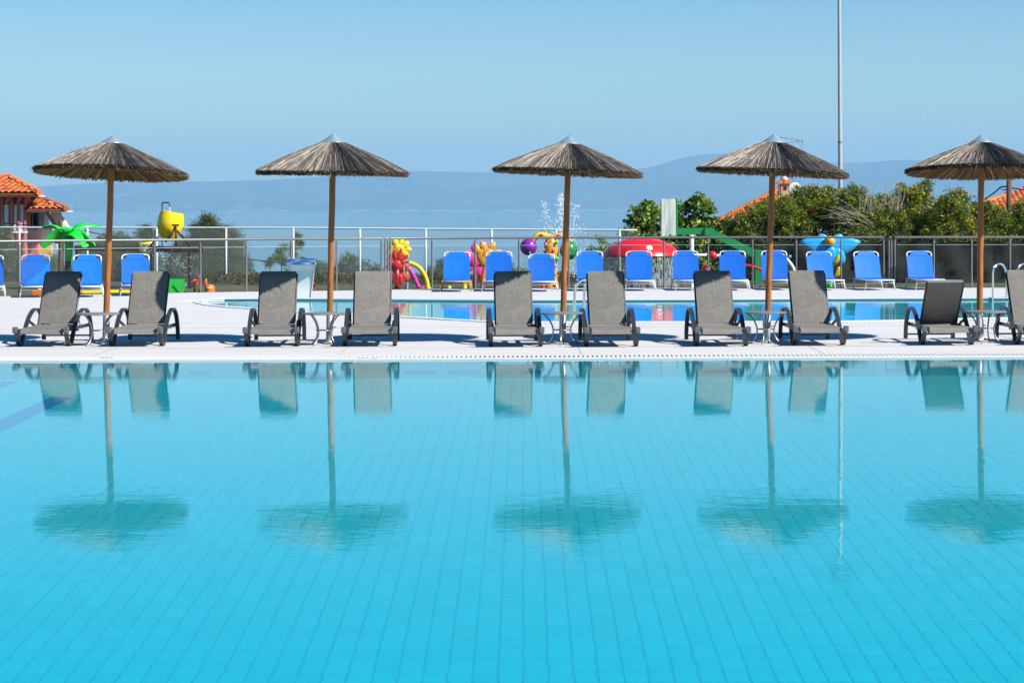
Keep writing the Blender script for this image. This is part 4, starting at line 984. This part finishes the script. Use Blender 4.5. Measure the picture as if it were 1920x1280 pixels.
# ---- chain-link fence beyond the splash park
TF = 62.0
cu_ = [-92, 36.5, 164, 294, 424, 550, 675, 798.5, 922, 1043, 1162, 1195]
ctop = np.interp(cu_, [-92, 36, 550, 800, 1043, 1195], [426, 426.5, 427, 429, 430.5, 431.5])
P0 = [AT(u, v, TF) for u, v in zip(cu_, ctop)]
T_o = Vector((P0[0].x, P0[0].y, -1.2)); ch = thing('chain_link_fence', 'white posted chain link fence in front of the sea view', 'fence', T_o)
M_FP = pm('white_fence_paint', (.50, .56, .56), .4, var=.05)
for p in P0[:-1]: MB().tube([Vector((p.x, p.y, -1.2))-T_o, p-T_o], .026, 8).build('post', M_FP, ch, True)
MB().tube([p-T_o for p in P0], .023, 8).build('top_rail', M_FP, ch, True)
wv = []; wf = []
a, b_ = P0[0]-T_o, P0[-1]-T_o; Lf = (b_-a).length; ax = (b_-a).normalized(); Hf = a.z-.02; pitch = .075; r_ = .0022
def wire(p, q):
    o_ = len(wv); d = (q-p).normalized(); n1 = Vector((0, 1, 0)); n2 = d.cross(n1)
    for e in (p, q): wv.extend([tuple(e+n1*r_), tuple(e-n1*r_*.5+n2*r_*.87), tuple(e-n1*r_*.5-n2*r_*.87)])
    wf.extend([(o_+j, o_+(j+1) % 3, o_+3+(j+1) % 3, o_+3+j) for j in range(3)])
s = -Hf
while s < Lf:
    for sg in (1, -1):
        s0, s1 = s, s+Hf; z0, z1 = (0, Hf) if sg > 0 else (Hf, 0)
        f0 = max(0, (0-s0)/(s1-s0)); f1 = min(1, (Lf-s0)/(s1-s0))
        if f1 <= f0: continue
        def pt(f): 
            x = s0+(s1-s0)*f; q = a+ax*x; top = q.z; return Vector((q.x, q.y, (z0+(z1-z0)*f)*top/Hf))
        wire(pt(f0), pt(f1))
    s += pitch
stuff(quick('wire_mesh', wv, wf, pm('mesh_wire', (.38, .42, .43), .5), ch))
# hanging cable
p = [AT(u, v, 66) for u, v in ((-20, 416), (60, 423), (160, 433), (252, 453), (360, 472), (474, 487), (541, 495), (610, 502), (680, 508))]
tag(MB().tube(p, .018, 6).build('power_cable', pm('black_cable', (.015, .015, .017), .5), smooth=True), 'black overhead cable sloping down behind the left parasols', 'cable')

# ================================================================== VEGETATION
def leaf_mat(name, rough=.5, trans=.3):
    m = bpy.data.materials.new(name); m.use_nodes = True; n = m.node_tree.nodes; L = m.node_tree.links; b = n['Principled BSDF']
    at = n.new('ShaderNodeAttribute'); at.attribute_name = 'tint'; b.inputs['Roughness'].default_value = rough; b.inputs['Specular IOR Level'].default_value = .4
    L.new(at.outputs['Color'], b.inputs['Base Color']); tl = n.new('ShaderNodeBsdfTranslucent'); mx = n.new('ShaderNodeMixShader'); mx.inputs[0].default_value = trans
    L.new(at.outputs['Color'], tl.inputs[0]); L.new(b.outputs[0], mx.inputs[1]); L.new(tl.outputs[0], mx.inputs[2]); L.new(mx.outputs[0], n['Material Output'].inputs[0]); return m
M_LEAF = leaf_mat('leaves'); M_BARK = pm('bark', (.10, .075, .05), .9, var=.2, scale=8, bump=.01)
def crown(name, parent, clumps, nper, size, cols, seed, elong=2.0, flat=.5):
    """leaves in clumps; clumps = list of (centre, radii); cols = list of (rgb, weight)"""
    g = np.random.default_rng(seed); allP = []; allT = []; base = np.array(parent.location)
    w_ = np.array([c[1] for c in cols], float); w_ /= w_.sum(); rgb = np.array([c[0] for c in cols])
    for c, rad in clumps:
        k = max(3, int(nper*g.uniform(.7, 1.3))); d = g.normal(0, 1, (k, 3)); d /= np.linalg.norm(d, axis=1)[:, None]
        r_ = g.random(k)**.45; allP.append(np.array(c)+d*r_[:, None]*np.array(rad)); cb = g.choice(len(cols), p=w_)
        ci = np.where(g.random(k) < .6, cb, g.choice(len(cols), k, p=w_)); allT.append(rgb[ci]*np.exp(g.normal(0, .25, k))[:, None])
    P = np.concatenate(allP); Tn = np.concatenate(allT); n = len(P)
    a = g.normal(0, 1, (n, 3)); a[:, 2] *= .7; a /= np.linalg.norm(a, axis=1)[:, None]; nr = g.normal(0, 1, (n, 3)); nr[:, 2] += flat; b_ = np.cross(a, nr); b_ /= np.linalg.norm(b_, axis=1)[:, None]
    c_ = np.cross(a, b_); s = size*np.exp(g.normal(0, .25, n))[:, None]
    V = np.stack([P, P+a*s*.5+b_*s*.5/elong+c_*s*.08, P+a*s, P+a*s*.5-b_*s*.5/elong+c_*s*.08], 1)-base
    o = quick(name, V.reshape(-1, 3), np.arange(n*4).reshape(-1, 4), M_LEAF, parent, tint=Tn); return stuff(o)
def limbs(mb, base, tips, r0, seed):
    g = np.random.default_rng(seed)
    for tp in tips:
        tp = Vector(tp); b_ = Vector(base); mid = b_*.5+tp*.5+Vector((g.normal(0, .1), g.normal(0, .1), .1))
        mb.tube(smooth_path([b_, mid, tp], 3), [r0*(1-.8*i/6) for i in range(7)], 6)
GREEN_FIG = [((.055, .12, .014), 3), ((.13, .22, .025), 4), ((.30, .35, .045), 3)]
HEDGE = [((.055, .11, .012), 4), ((.13, .20, .016), 4.5), ((.32, .34, .02), 3), ((.46, .32, .02), 1.0), ((.025, .05, .01), 2)]
OLIVE = [((.04, .085, .012), 4), ((.09, .14, .028), 3), ((.14, .155, .07), 1.5), ((.12, .08, .025), 1.2)]
PINE = [((.10, .18, .025), 3), ((.17, .25, .035), 3), ((.03, .06, .015), 1)]
DRY = [((.12, .07, .03), 3), ((.07, .07, .025), 2), ((.05, .08, .02), 2)]
def plant(name, label, cat, u, t, zb, blobs, nclump, nper, size, cols, seed, group=None, elong=2.0, cr_=.22, trunk=.05, names=('trunk', 'crown')):
    """blobs: list of (u, v, ru, rv) ellipses in photo pixels at depth t, filled with leaf clumps in depth too"""
    o = base_at(u, t, zb); th = thing(name, label, cat, o, group=group); g = np.random.default_rng(seed); cl = []; tips = []
    for (bu, bv, ru, rv) in blobs:
        c = AT(bu, bv, t); rx, rz = ru*t/F, rv*t/F; ry = (rx+rz)*.5
        k = max(2, int(nclump*rx*rz))
        for _ in range(k):
            d = g.normal(0, 1, 3); d /= np.linalg.norm(d); d = d*(.35+.65*g.random()**.4)
            p = np.array(c)+d*np.array([rx, ry, rz]); cl.append((p, np.array([cr_, cr_, cr_*.8])*g.uniform(.5, 1.2)))
        tips += [tuple(np.array(c)+g.normal(0, .3, 3)*np.array([rx, ry, rz])) for _ in range(3)]
    m_ = MB(); limbs(m_, (0, 0, 0), [Vector(p)-o for p in tips], trunk, seed); m_.build(names[0], M_BARK, th, True)
    crown(names[1], th, cl, nper, size, cols, seed+1, elong); return th
# fig tree behind the hoop
plant('fig_tree', 'broad leaved green fig tree behind the basketball board', 'tree', 1285, 67, -2.5, [(1215, 412, 34, 34), (1300, 405, 46, 34), (1340, 440, 40, 30), (1290, 470, 60, 45), (1230, 470, 45, 40), (1330, 505, 70, 40), (1200, 450, 22, 28), (1370, 470, 40, 40)], 150, 22, .15, GREEN_FIG, 300, elong=1.25, cr_=.24, trunk=.09)
# hedge of separate shrubs on the right
hd = [('dark shrub at the left end of the right hedge, below the tiled roof', 1395, [(1395, 425, 38, 26), (1400, 470, 50, 50), (1420, 405, 30, 20)]),
 ('dense shrub right behind the fourth parasol pole', 1458, [(1455, 395, 38, 26), (1472, 386, 26, 16), (1470, 440, 55, 60)]), ('shrub in front of the light mast foot', 1525, [(1510, 366, 30, 20), (1542, 368, 26, 18), (1530, 396, 48, 32), (1530, 450, 60, 60)]),
 ('taller leafy shrub just right of the light mast', 1600, [(1597, 366, 26, 18), (1605, 390, 42, 28), (1600, 450, 60, 60)]), ('shrub with bare twigs on top between mast and rightmost parasol', 1655, [(1655, 385, 34, 18), (1660, 420, 50, 40), (1650, 460, 60, 60)]),
 ('yellowest shrub left of the rightmost parasol', 1720, [(1715, 368, 30, 20), (1735, 352, 12, 14), (1690, 358, 10, 12), (1725, 400, 50, 36), (1720, 455, 60, 60)]), ('yellow green shrub against the rightmost parasol pole', 1785, [(1790, 372, 26, 16), (1785, 400, 42, 30), (1785, 455, 60, 60)]),
 ('shrub right of the rightmost pole beneath the second roof', 1855, [(1850, 398, 34, 22), (1860, 430, 50, 36), (1855, 470, 60, 55)]), ('dark shrub at the right edge of the picture', 1930, [(1925, 400, 34, 26), (1930, 440, 50, 50), (1920, 485, 55, 45)])]
for k, (lb, u, bl_) in enumerate(hd):
    cols = HEDGE if k not in (5, 6) else HEDGE+[((.44, .36, .018), 5)]
    plant('hedge_shrub', lb, 'shrub', u, 61+.4*(k % 3), -.5, bl_, 420, 62, .055, cols, 400+7*k, group='shrubs of the right hedge', cr_=.17, trunk=.035, names=('stems', 'foliage'))
# bare twigs
tw = MB(); g = np.random.default_rng(9)
for k in range(46):
    u = g.uniform(1608, 1690); p = AT(u, 395, 59); q = AT(u+g.normal(0, 12), g.uniform(335, 368), 59+g.normal(0, .3)); tw.tube(smooth_path([p, p*.5+q*.5+Vector((g.normal(0, .05), 0, 0)), q], 3), [.006*(1-.1*i) for i in range(7)], 4)
for k in range(26):
    u = g.uniform(1570, 1640); p = AT(u, g.uniform(400, 430), 58); q = p+Vector((g.uniform(-.9, -.2), g.normal(0, .1), g.uniform(-.05, .5))); tw.tube(smooth_path([p, p*.5+q*.5+Vector((0, 0, .06)), q], 3), [.007*(1-.1*i) for i in range(7)], 4)
tag(stuff(tw.build('bare_twigs', pm('bleached_twig', (.33, .28, .22), .9))), 'pale bare twigs sticking out of the right hedge', 'twigs')
# dark leafy undergrowth behind the right balustrade
c_ = thing('undergrowth', 'dark leafy undergrowth behind the right glass fence', 'undergrowth', base_at(1650, 60.5, -.4)); c_['kind'] = 'stuff'
cl = []
for k in range(1300):
    u = g.uniform(1385, 2000); t = g.uniform(59.5, 63); v = g.uniform(445, 550); cl.append((np.array(AT(u, v, t)), np.array([.3, .3, .25])))
crown('foliage', c_, cl, 60, .07, [((.012, .02, .006), 3), ((.024, .034, .009), 2)], 77)
# near-black sheet added to paint deep shade behind the right balustrade
nu_, nv_ = 60, 8; nv = []; g2 = np.random.default_rng(3)
for j in range(nv_+1):
    for i in range(nu_+1):
        u = 1436+(2010-1436)*i/nu_; p = AT(u, 500, 57.6); z = -.2+1.06*j/nv_+(.03*math.sin(i*1.3)+.02*math.sin(i*.47) if j == nv_ else 0); nv.append((p.x, p.y+.05*math.sin(i*1.1+j*.5)+.03*g2.normal(), z))
nf = [(j*(nu_+1)+i, j*(nu_+1)+i+1, (j+1)*(nu_+1)+i+1, (j+1)*(nu_+1)+i) for j in range(nv_) for i in range(nu_)]
o0 = base_at(1440, 57.6, -.2); sn = thing('shade_sheet', 'near-black sheet standing for the deep shade behind the right glass fence', 'net', o0)
quick('sheet_cloth', np.array(nv)-np.array(o0), nf, pm('shade_black', (.004, .007, .004), .95, var=.2, scale=3), sn, smooth=True)
for u in (1436, 1530, 1625, 1720, 1815, 1910, 2005): MB().tube([base_at(u, 57.7, -.2)-o0, base_at(u, 57.7, .88)-o0], .02, 6).build('sheet_stake', pm('dark_stake', (.02, .02, .02), .6), sn)
# trees and bushes on the left slope
plant('olive_tree', 'tall olive tree to the right of the yellow bucket', 'tree', 405, 70, -4, [(392, 412, 12, 12), (388, 440, 34, 24), (420, 460, 36, 36), (380, 490, 50, 45), (430, 510, 40, 45), (350, 500, 40, 50)], 620, 60, .06, OLIVE, 500, elong=2.6, cr_=.28, trunk=.08)
plant('olive_tree', 'olive tree between leftmost parasol pole and the bucket frame', 'tree', 235, 69, -4, [(215, 470, 40, 32), (250, 500, 50, 40), (200, 520, 50, 35), (275, 440, 14, 16), (170, 500, 30, 40)], 620, 60, .06, OLIVE, 520, elong=2.6, cr_=.28, trunk=.07)
plant('olive_tree', 'olive bush in front of the pink house at the left edge', 'tree', 5, 64, -2, [(0, 450, 22, 30), (5, 500, 30, 45), (95, 520, 26, 40), (35, 530, 40, 26)], 620, 60, .06, OLIVE, 540, elong=2.6, cr_=.24, trunk=.06)
def pine(label, u, t, zb, top, wid, seed):
    o = base_at(u, t, zb); th = thing('young_pine', label, 'tree', o, group='young pines on the slope'); H_ = AT(u, top, t).z-zb
    m_ = MB().tube([(0, 0, 0), (0, 0, H_*.97)], [.05, .012], 7); g = np.random.default_rng(seed); cl = []
    for k in range(34):
        s = g.uniform(.25, 1); a = g.uniform(0, 6.28); L_ = wid*t/F*(1.08-s)*1.1+.05
        e = Vector((math.cos(a)*L_, math.sin(a)*L_, H_*s+L_*.35)); m_.tube([(0, 0, H_*s), e], [.014, .005], 5)
        for q in (.55, .8, 1): cl.append((np.array(o)+np.array([e.x*q, e.y*q, H_*s+L_*.35*q]), np.array([.08, .08, .12])))
    cl.append((np.array(o)+np.array([0, 0, H_]), np.array([.05, .05, .14]))); m_.build('trunk', M_BARK, th, True); crown('crown', th, cl, 80, .12, PINE, seed+1, elong=7)
pine('small light green pine left of the white cascade', 528, 74, -4, 462, 40, 601); pine('taller young pine right above the white cascade', 556, 75, -4, 442, 44, 603); pine('dark small pine tip left of the cascade', 507, 76, -4, 488, 26, 605)
bsh = [(600, 520, 30, 28), (655, 512, 26, 34), (690, 520, 34, 26), (640, 535, 40, 14), (575, 530, 30, 20)]
plant('low_bush', 'low green bush below the sea view right of the second parasol', 'bush', 640, 66, -2, bsh, 420, 50, .06, OLIVE, 620, cr_=.2, trunk=.03, names=('stems', 'foliage'))
plant('low_bush', 'low bush between the yellow arch and the tan lounger', 'bush', 825, 66, -2, [(815, 525, 26, 26), (838, 515, 22, 30), (790, 535, 26, 14)], 420, 50, .06, OLIVE, 640, cr_=.2, trunk=.03, names=('stems', 'foliage'))
plant('low_bush', 'low bush beneath the purple ball of the spray tree', 'bush', 975, 66, -2, [(970, 520, 26, 26), (990, 530, 24, 20), (920, 535, 40, 14)], 420, 50, .06, OLIVE, 660, cr_=.2, trunk=.03, names=('stems', 'foliage'))
plant('low_bush', 'bush behind the left half of the red mushroom', 'bush', 1130, 65, -2, [(1122, 462, 16, 18), (1145, 480, 26, 26), (1180, 500, 50, 36), (1190, 440, 26, 10)], 200, 40, .075, GREEN_FIG, 680, elong=1.5, cr_=.18, trunk=.04, names=('stems', 'foliage'))
c_ = thing('ground_cover', 'dry brown low ground cover strip behind the glass fence', 'ground cover', base_at(700, 57.5, -.2)); c_['kind'] = 'stuff'
cl = []
for k in range(520):
    u = g.uniform(380, 1120); cl.append((np.array(AT(u, 545, g.uniform(57, 59.5)))*np.array([1, 1, 0])+np.array([0, 0, -.1+g.uniform(0, .14)]), np.array([.16, .16, .09])))
crown('foliage', c_, cl, 42, .05, DRY, 78)
c_ = thing('slope_scrub', 'scrub covering the slope below the fence', 'scrub', base_at(700, 70, -2)); c_['kind'] = 'stuff'
cl = []
for k in range(900):
    t = g.uniform(62.5, 95); x = g.uniform(-26, 12); cl.append((np.array([x, t, terr_z(t)+g.uniform(0, .5)]), np.array([.5, .5, .35])))
crown('foliage', c_, cl, 46, .09, OLIVE+DRY, 79)

# ================================================================== HOUSES
M_TERRA = pm('terracotta', (.54, .14, .034), .85, var=.2, scale=5, randv=.4); M_PINKW = pm('pink_render', (.55, .13, .12), .9, var=.12, scale=1.2, bump=.004); M_PINKL = pm('light_pink_render', (.60, .18, .16), .9, var=.06)
M_WHW = pm('white_render', (.78, .76, .72), .9, var=.05); M_YELW = pm('yellow_render', (.72, .40, .07), .9, var=.06); M_DK = pm('dark_glass', (.02, .022, .025), .15); M_RTRIM = pm('red_trim', (.30, .05, .04), .7)
def tile_mesh(w_, l_):
    vs = []; n = 6
    for y, s in ((0, 1.0), (l_, .86)):
        for side in (0, 1):
            for i in range(n+1):
                a = math.pi*i/n; r_ = w_/2*s-side*.012; vs.append((-math.cos(a)*r_, y, math.sin(a)*r_*.55+(.02 if y == 0 else 0)))
    A = n+1; fs = []
    for i in range(n):
        fs += [(i, i+1, 2*A+i+1, 2*A+i), (A+i+1, A+i, 3*A+i, 3*A+i+1), (i+1, i, A+i, A+i+1), (2*A+i, 2*A+i+1, 3*A+i+1, 3*A+i)]
    return MB().add(vs, fs).mesh('tile', True, 50)
def roof_face(parent, origin, poly, w_=.24, l_=.36, lift=.0, tm=None):
    """tile a planar polygon; poly in world, first edge is the eaves"""
    P = [Vector(p)-origin for p in poly]; ex = (P[1]-P[0]).normalized(); nn = (P[1]-P[0]).cross(P[-1]-P[0]).normalized()
    if nn.z < 0: nn = -nn
    ey = nn.cross(ex).normalized()
    if (P[-1]-P[0]).dot(ey) < 0: ey = -ey
    base = MB(); th = .05; base.add(P+[p-nn*th for p in P], [tuple(range(len(P))), tuple(range(2*len(P)-1, len(P)-1, -1))]+[(j+len(P), (j+1) % len(P)+len(P), (j+1) % len(P), j) for j in range(len(P))])
    slab = base.build('roof', pm('roof_under', (.40, .10, .03), .9), parent)
    Q = [((p-P[0]).dot(ex), (p-P[0]).dot(ey)) for p in P]; xm = max(q[0] for q in Q); x0 = min(q[0] for q in Q); ym = max(q[1] for q in Q)
    def inside(x, y):
        c = False; n = len(Q); j = n-1
        for i in range(n):
            if ((Q[i][1] > y) != (Q[j][1] > y)) and (x < (Q[j][0]-Q[i][0])*(y-Q[i][1])/(Q[j][1]-Q[i][1])+Q[i][0]): c = not c
            j = i
        return c
    M3 = Matrix((ex, ey, nn)).transposed()
    if M3.determinant() < 0: M3 = Matrix((-ex, ey, nn)).transposed()
    nr = int(ym/(l_*.86))+1; nc = int((xm-x0)/w_)+1; cnt = 0
    for r_ in range(nr):
        for c in range(nc):
            x = x0+(c+.5)*w_; y = r_*l_*.86
            if inside(x, y+l_*.4) :
                p = P[0]+ex*x+ey*y+nn*.012; o = obj('tile', tm, M_TERRA, slab); M4 = M3.to_4x4(); M4.translation = p; o.matrix_local = M4; cnt += 1
    return slab
TM1 = tile_mesh(.25, .40)
def ridge_caps(parent, a, b_, n):
    m_ = MB(); a, b_ = Vector(a), Vector(b_)
    for k in range(n):
        p = a+(b_-a)*(k/n); q = a+(b_-a)*((k+1.12)/n); m_.tube([p, q], [.11, .13], 8)
    m_.build('ridge_cap', M_TERRA, parent, True, 50)
# pink house on the left
TH_ = 86.0
def hp(u, v, dt=0): return AT(u, v, TH_+dt)
o = Vector((hp(20, 400).x, hp(20, 400).y, -6)); ph = thing('pink_house', 'pink house with orange tiled hip roofs at the left edge', 'house', o)
def hbox(name, u0, u1, v0, v1, dt, dep, mat, bev=0):
    a = hp(u0, v0, dt)-o; b_ = hp(u1, v1, dt)-o; c = (a+b_)/2; return MB().box((c.x, c.y+dep/2, c.z), (abs(b_.x-a.x), dep, abs(a.z-b_.z)), bev=bev).build(name, mat, ph)
hbox('wall', -170, 47, 368, 640, 0, 1.0, M_PINKW); hbox('wing_wall', 48.5, 71, 432, 640, .6, .9, M_PINKW); hbox('wing_back_wall', 49, 84, 398, 640, 2.2, .8, M_WHW); hbox('white_wall', 72, 95, 428, 458, 1.2, .6, M_WHW); hbox('yellow_wall', 71.5, 96, 460, 640, .8, .3, M_YELW)
for u0, u1 in ((-36, -26), (8, 16), (26.5, 32), (38, 44)):
    f = hbox('window', u0, u1, 384, 436, -.08, .12, M_WHW)
for u0, u1 in ((2, 6), (18, 25), (45.5, 48.8), (33, 37)): hbox('pilaster', u0, u1, 370, 520, -.12, .12, M_PINKL)
hbox('sill_band', -170, 49, 434, 437, -.2, .2, M_WHW); f = hbox('dark_window', 50, 70, 399, 430, 1.9, .25, M_DK); hbox('window_mullion', 60, 61, 399, 430, 1.85, .05, M_WHW)
hbox('eaves_board', -170, 71, 366, 369, -.75, 1.2, pm('eaves_white', (.55, .50, .46), .8)); hbox('gutter', -172, 74, 362.5, 365.8, -.85, .1, M_RTRIM); hbox('eaves_board', 49, 123, 395, 397.5, -.2, 1.4, MATS['eaves_white']); hbox('gutter', 48, 125, 391.8, 394.8, -.3, .1, M_RTRIM)
A_ = lambda u, v, dt: hp(u, v, dt)
roof_face(ph, o, [A_(-120, 363, -.85), A_(74, 363, -.85), A_(18, 333, 3.0), A_(-120, 333, 3.0)], tm=TM1); roof_face(ph, o, [A_(74, 363, -.85), A_(78, 363, 7.6), A_(18, 333, 3.0)], tm=TM1)
ridge_caps(ph, A_(74, 361.5, -.85)-o, A_(18, 332, 3.0)-o, 10); ridge_caps(ph, A_(18, 332, 3.0)-o, A_(-120, 332, 3.0)-o, 16)
roof_face(ph, o, [A_(46, 393, -.3), A_(124, 393, -.3), A_(62, 368, 2.6), A_(46, 368, 2.6)], tm=TM1); roof_face(ph, o, [A_(124, 393, -.3), A_(127, 392, 5), A_(62, 368, 2.6)], tm=TM1)
ridge_caps(ph, A_(124, 391.5, -.3)-o, A_(62, 367, 2.6)-o, 8)
for u in (17, 38): MB().tube([A_(u, 369, -.75)-o, A_(u-5, 381, -.1)-o], .06, 6).build('eaves_bracket', M_PINKL, ph)
MB().tube([A_(88, 398, .2)-o, A_(108, 430, .9)-o], .07, 6).build('awning_strut', pm('awning_wood', (.28, .16, .10), .8), ph)
sg = [A_(94, 398, 1.1)-o, A_(112, 398, 1.1)-o, A_(128, 426, 1.1)-o, A_(128, 470, 1.1)-o, A_(108, 470, 1.1)-o]
MB().add(sg+[p+Vector((0, .25, 0)) for p in sg], [tuple(range(5)), tuple(range(9, 4, -1))]+[(j+5, (j+1) % 5+5, (j+1) % 5, j) for j in range(5)]).build('gable_buttress', M_WHW, ph)
T = TB('garden_post', 'round topped brown post standing behind the green palm', 'post', 113, 60, -.6); MB().lathe([(0, 0), (T.r(4), 0), (T.r(4), AT(113, 416, 60).z+.6), (T.r(3), AT(113, 413, 60).z+.6), (0, AT(113, 411.5, 60).z+.6)], 12).build('shaft', pm('rust_post', (.09, .035, .02), .7, var=.2), T.th, True, 50)
# tiled roof house behind the fourth parasol
TH_ = 98.0; o = Vector((hp(1430, 400).x, hp(1430, 400).y, -6)); ph = thing('roof_house', 'house with orange tiled roof and chimney behind the fourth parasol', 'house', o)
hbox('wall', 1345, 1560, 424, 600, 1, 7, M_WHW)
roof_face(ph, o, [hp(1322, 428, -.4), hp(1560, 428, -.4), hp(1500, 358, 5.5), hp(1458, 358, 5.5)], w_=.27, l_=.44, tm=tile_mesh(.28, .48)); ridge_caps(ph, hp(1322, 426, -.4)-o, hp(1458, 356.5, 5.5)-o, 16); ridge_caps(ph, hp(1458, 356.5, 5.5)-o, hp(1500, 356.5, 5.5)-o, 5)
c0 = hp(1470, 366, 2.5)-o; ck = TH_/F
MB().box((c0.x, c0.y, c0.z), (20*ck, .45, 44*ck)).build('chimney', pm('chimney_stone', (.45, .34, .22), .9, var=.2, scale=6), ph)
ch_ = MB(); ch_.prism([(-14*ck, 0), (14*ck, 0), (14*ck, 2*ck), (0, 9*ck), (-14*ck, 2*ck)], 0, .6, c=(c0.x, c0.y, c0.z+22*ck)); ch_.build('chimney_roof', M_TERRA, ph)
MB().box((c0.x+1*ck, c0.y-.23, c0.z+13*ck), (6*ck, .02, 6*ck)).build('chimney_vent', M_DK, ph); MB().lathe([(0, 0), (6*ck, 0), (7.5*ck, 4*ck), (6*ck, 8*ck), (0, 9*ck)], 12, c=(c0.x, c0.y, c0.z+28*ck)).build('chimney_pot', M_WHW, ph, True, 50)
p = hp(1490, 354, 1.5); dt_ = thing('satellite_dish', 'white round satellite dish beside the stone chimney', 'satellite dish', p); Md = Matrix.Rotation(R(72), 3, 'X') @ Matrix.Rotation(R(-14), 3, 'Y')
MB().ball((0, 0, 0), (.29, .29, .045), 24, M=Md).build('reflector', pm('dish_white', (.8, .8, .8), .4), dt_, True, 60); MB().tube([(0, .0, 0), (.06, -.28, .08)], .012, 6).build('feed_arm', M_STEEL, dt_); MB().tube([(0, .06, 0), (0, .12, -.7)], .02, 6).build('bracket', M_STEEL, dt_)
p = hp(1481, 400, 2.0); an = thing('tv_antenna', 'thin television antenna above the fourth parasol', 'antenna', p); q = lambda u, v: hp(u, v, 2.0)-p
MB().tube([q(1487, 400), q(1487, 272)], .016, 6).build('antenna_mast', M_STEEL, an); bo = MB()
for a, b_ in (((1458, 257), (1499, 263)), ((1470, 270), (1500, 264)), ((1494, 270), (1506, 262))): bo.tube([q(*a), q(*b_)], .010, 5)
bo.build('boom', M_STEEL, an); el = MB()
for u, v in ((1465, 258), (1474, 259.5), (1484, 261), (1494, 262.5)): el.tube([q(u, v-3), q(u, v+3)], .008, 5); el.tube([q(u, v)+Vector((0, -.4, 0)), q(u, v)+Vector((0, .4, 0))], .008, 5)
el.tube([q(1502, 278), q(1506, 262)], .012, 5); el.build('elements', M_STEEL, an)
# right-edge roof
TH_ = 92.0; o = Vector((hp(1900, 400).x, hp(1900, 400).y, -6)); ph = thing('far_right_house', 'orange tiled roof at the right edge behind the wooden pole', 'house', o)
hbox('wall', 1830, 2080, 424, 600, 1, 7, M_WHW); roof_face(ph, o, [hp(1790, 428, -.4), hp(2080, 428, -.4), hp(2040, 356, 5.0), hp(1930, 358, 5.0), hp(1838, 384, 2.6)], w_=.23, l_=.36, tm=TM1)
ridge_caps(ph, hp(1838, 382.5, 2.6)-o, hp(1930, 356.5, 5)-o, 12); ridge_caps(ph, hp(1930, 356.5, 5)-o, hp(2040, 354.5, 5)-o, 12)
T = TB('utility_pole', 'brown wooden utility pole behind the rightmost parasol', 'pole', 1892, 63, -.6); MB().tube([(0, 0, 0), T.p(1892, 318)], [.085, .07], 10).build('shaft', pm('weathered_pole', (.10, .05, .03), .85, var=.2, stretch=(6, 6, 1)), T.th, True)
MB().tube(smooth_path([T.p(1846, 374), T.p(1866, 360), T.p(1879, 350), T.p(1900, 353), T.p(1960, 362)], 3), .022, 6).build('cable', MATS['black_cable'], T.th, True); MB().tube(smooth_path([T.p(1876, 352), T.p(1880, 356), T.p(1888, 355)], 3), .015, 5).build('cable_loop', MATS['black_cable'], T.th)
# far coast: beaches and pale villages
bm_ = MB()
for u0, u1 in ((55, 110), (430, 458), (518, 545), (650, 690), (720, 790), (800, 905), (935, 1005), (1080, 1175), (1150, 1190)):
    a, b_ = AT(u0, 394.2, 16950), AT(u1, 394.2, 16950); bm_.box(((a.x+b_.x)/2, (a.y+b_.y)/2, SEA_Z+3), (b_.x-a.x, 40, 6))
struct(bm_.build('beach', pm('pale_sand', (.5, .48, .44), .9)))
vm = MB(); g = np.random.default_rng(21)
for cu_, cv_, n_, su, sv in ((455, 388, 22, 9, 3), (285, 391, 14, 16, 2), (765, 389, 12, 7, 3), (220, 365, 6, 12, 2), (355, 389, 6, 8, 2), (875, 379, 6, 8, 3), (1010, 384, 4, 5, 2), (1350, 384, 10, 9, 3), (140, 388, 6, 10, 2), (500, 391, 6, 6, 1.5), (1670, 340, 5, 6, 3), (690, 392, 6, 8, 1)):
    for k in range(n_):
        u, v = cu_+g.normal(0, su), min(394, cv_+g.normal(0, sv)); hgt = (394-v)/60.0; t = 16980+3600*max(0, (394-v)/74)**.87; p = AT(u, v, t-20); s = g.uniform(5, 11); vm.box(p, (s*1.6, s, s))
tag(stuff(vm.build('far_village', pm('village_white', (.40, .39, .37), .8))), 'tiny white houses scattered on the far hazy coast', 'village')

HAZE = 8.2e-5

# ---- air: one closed box of thin haze round the whole place
hz = MB().box((0, 12400, 288), (56000, 25600, 640)).build('haze', None)
hm = bpy.data.materials.new('haze'); hm.use_nodes = True
hn = hm.node_tree.nodes; hn.clear(); ho = hn.new('ShaderNodeOutputMaterial'); pv = hn.new('ShaderNodeVolumePrincipled')
pv.inputs['Color'].default_value = (.345, .69, 1, 1); pv.inputs['Density'].default_value = HAZE; pv.inputs['Anisotropy'].default_value = 0.0
hm.node_tree.links.new(pv.outputs[0], ho.inputs['Volume']); hz.data.materials.append(hm)
stuff(hz); hz['label'] = 'pale blue sea haze over the whole view'; hz['category'] = 'haze'
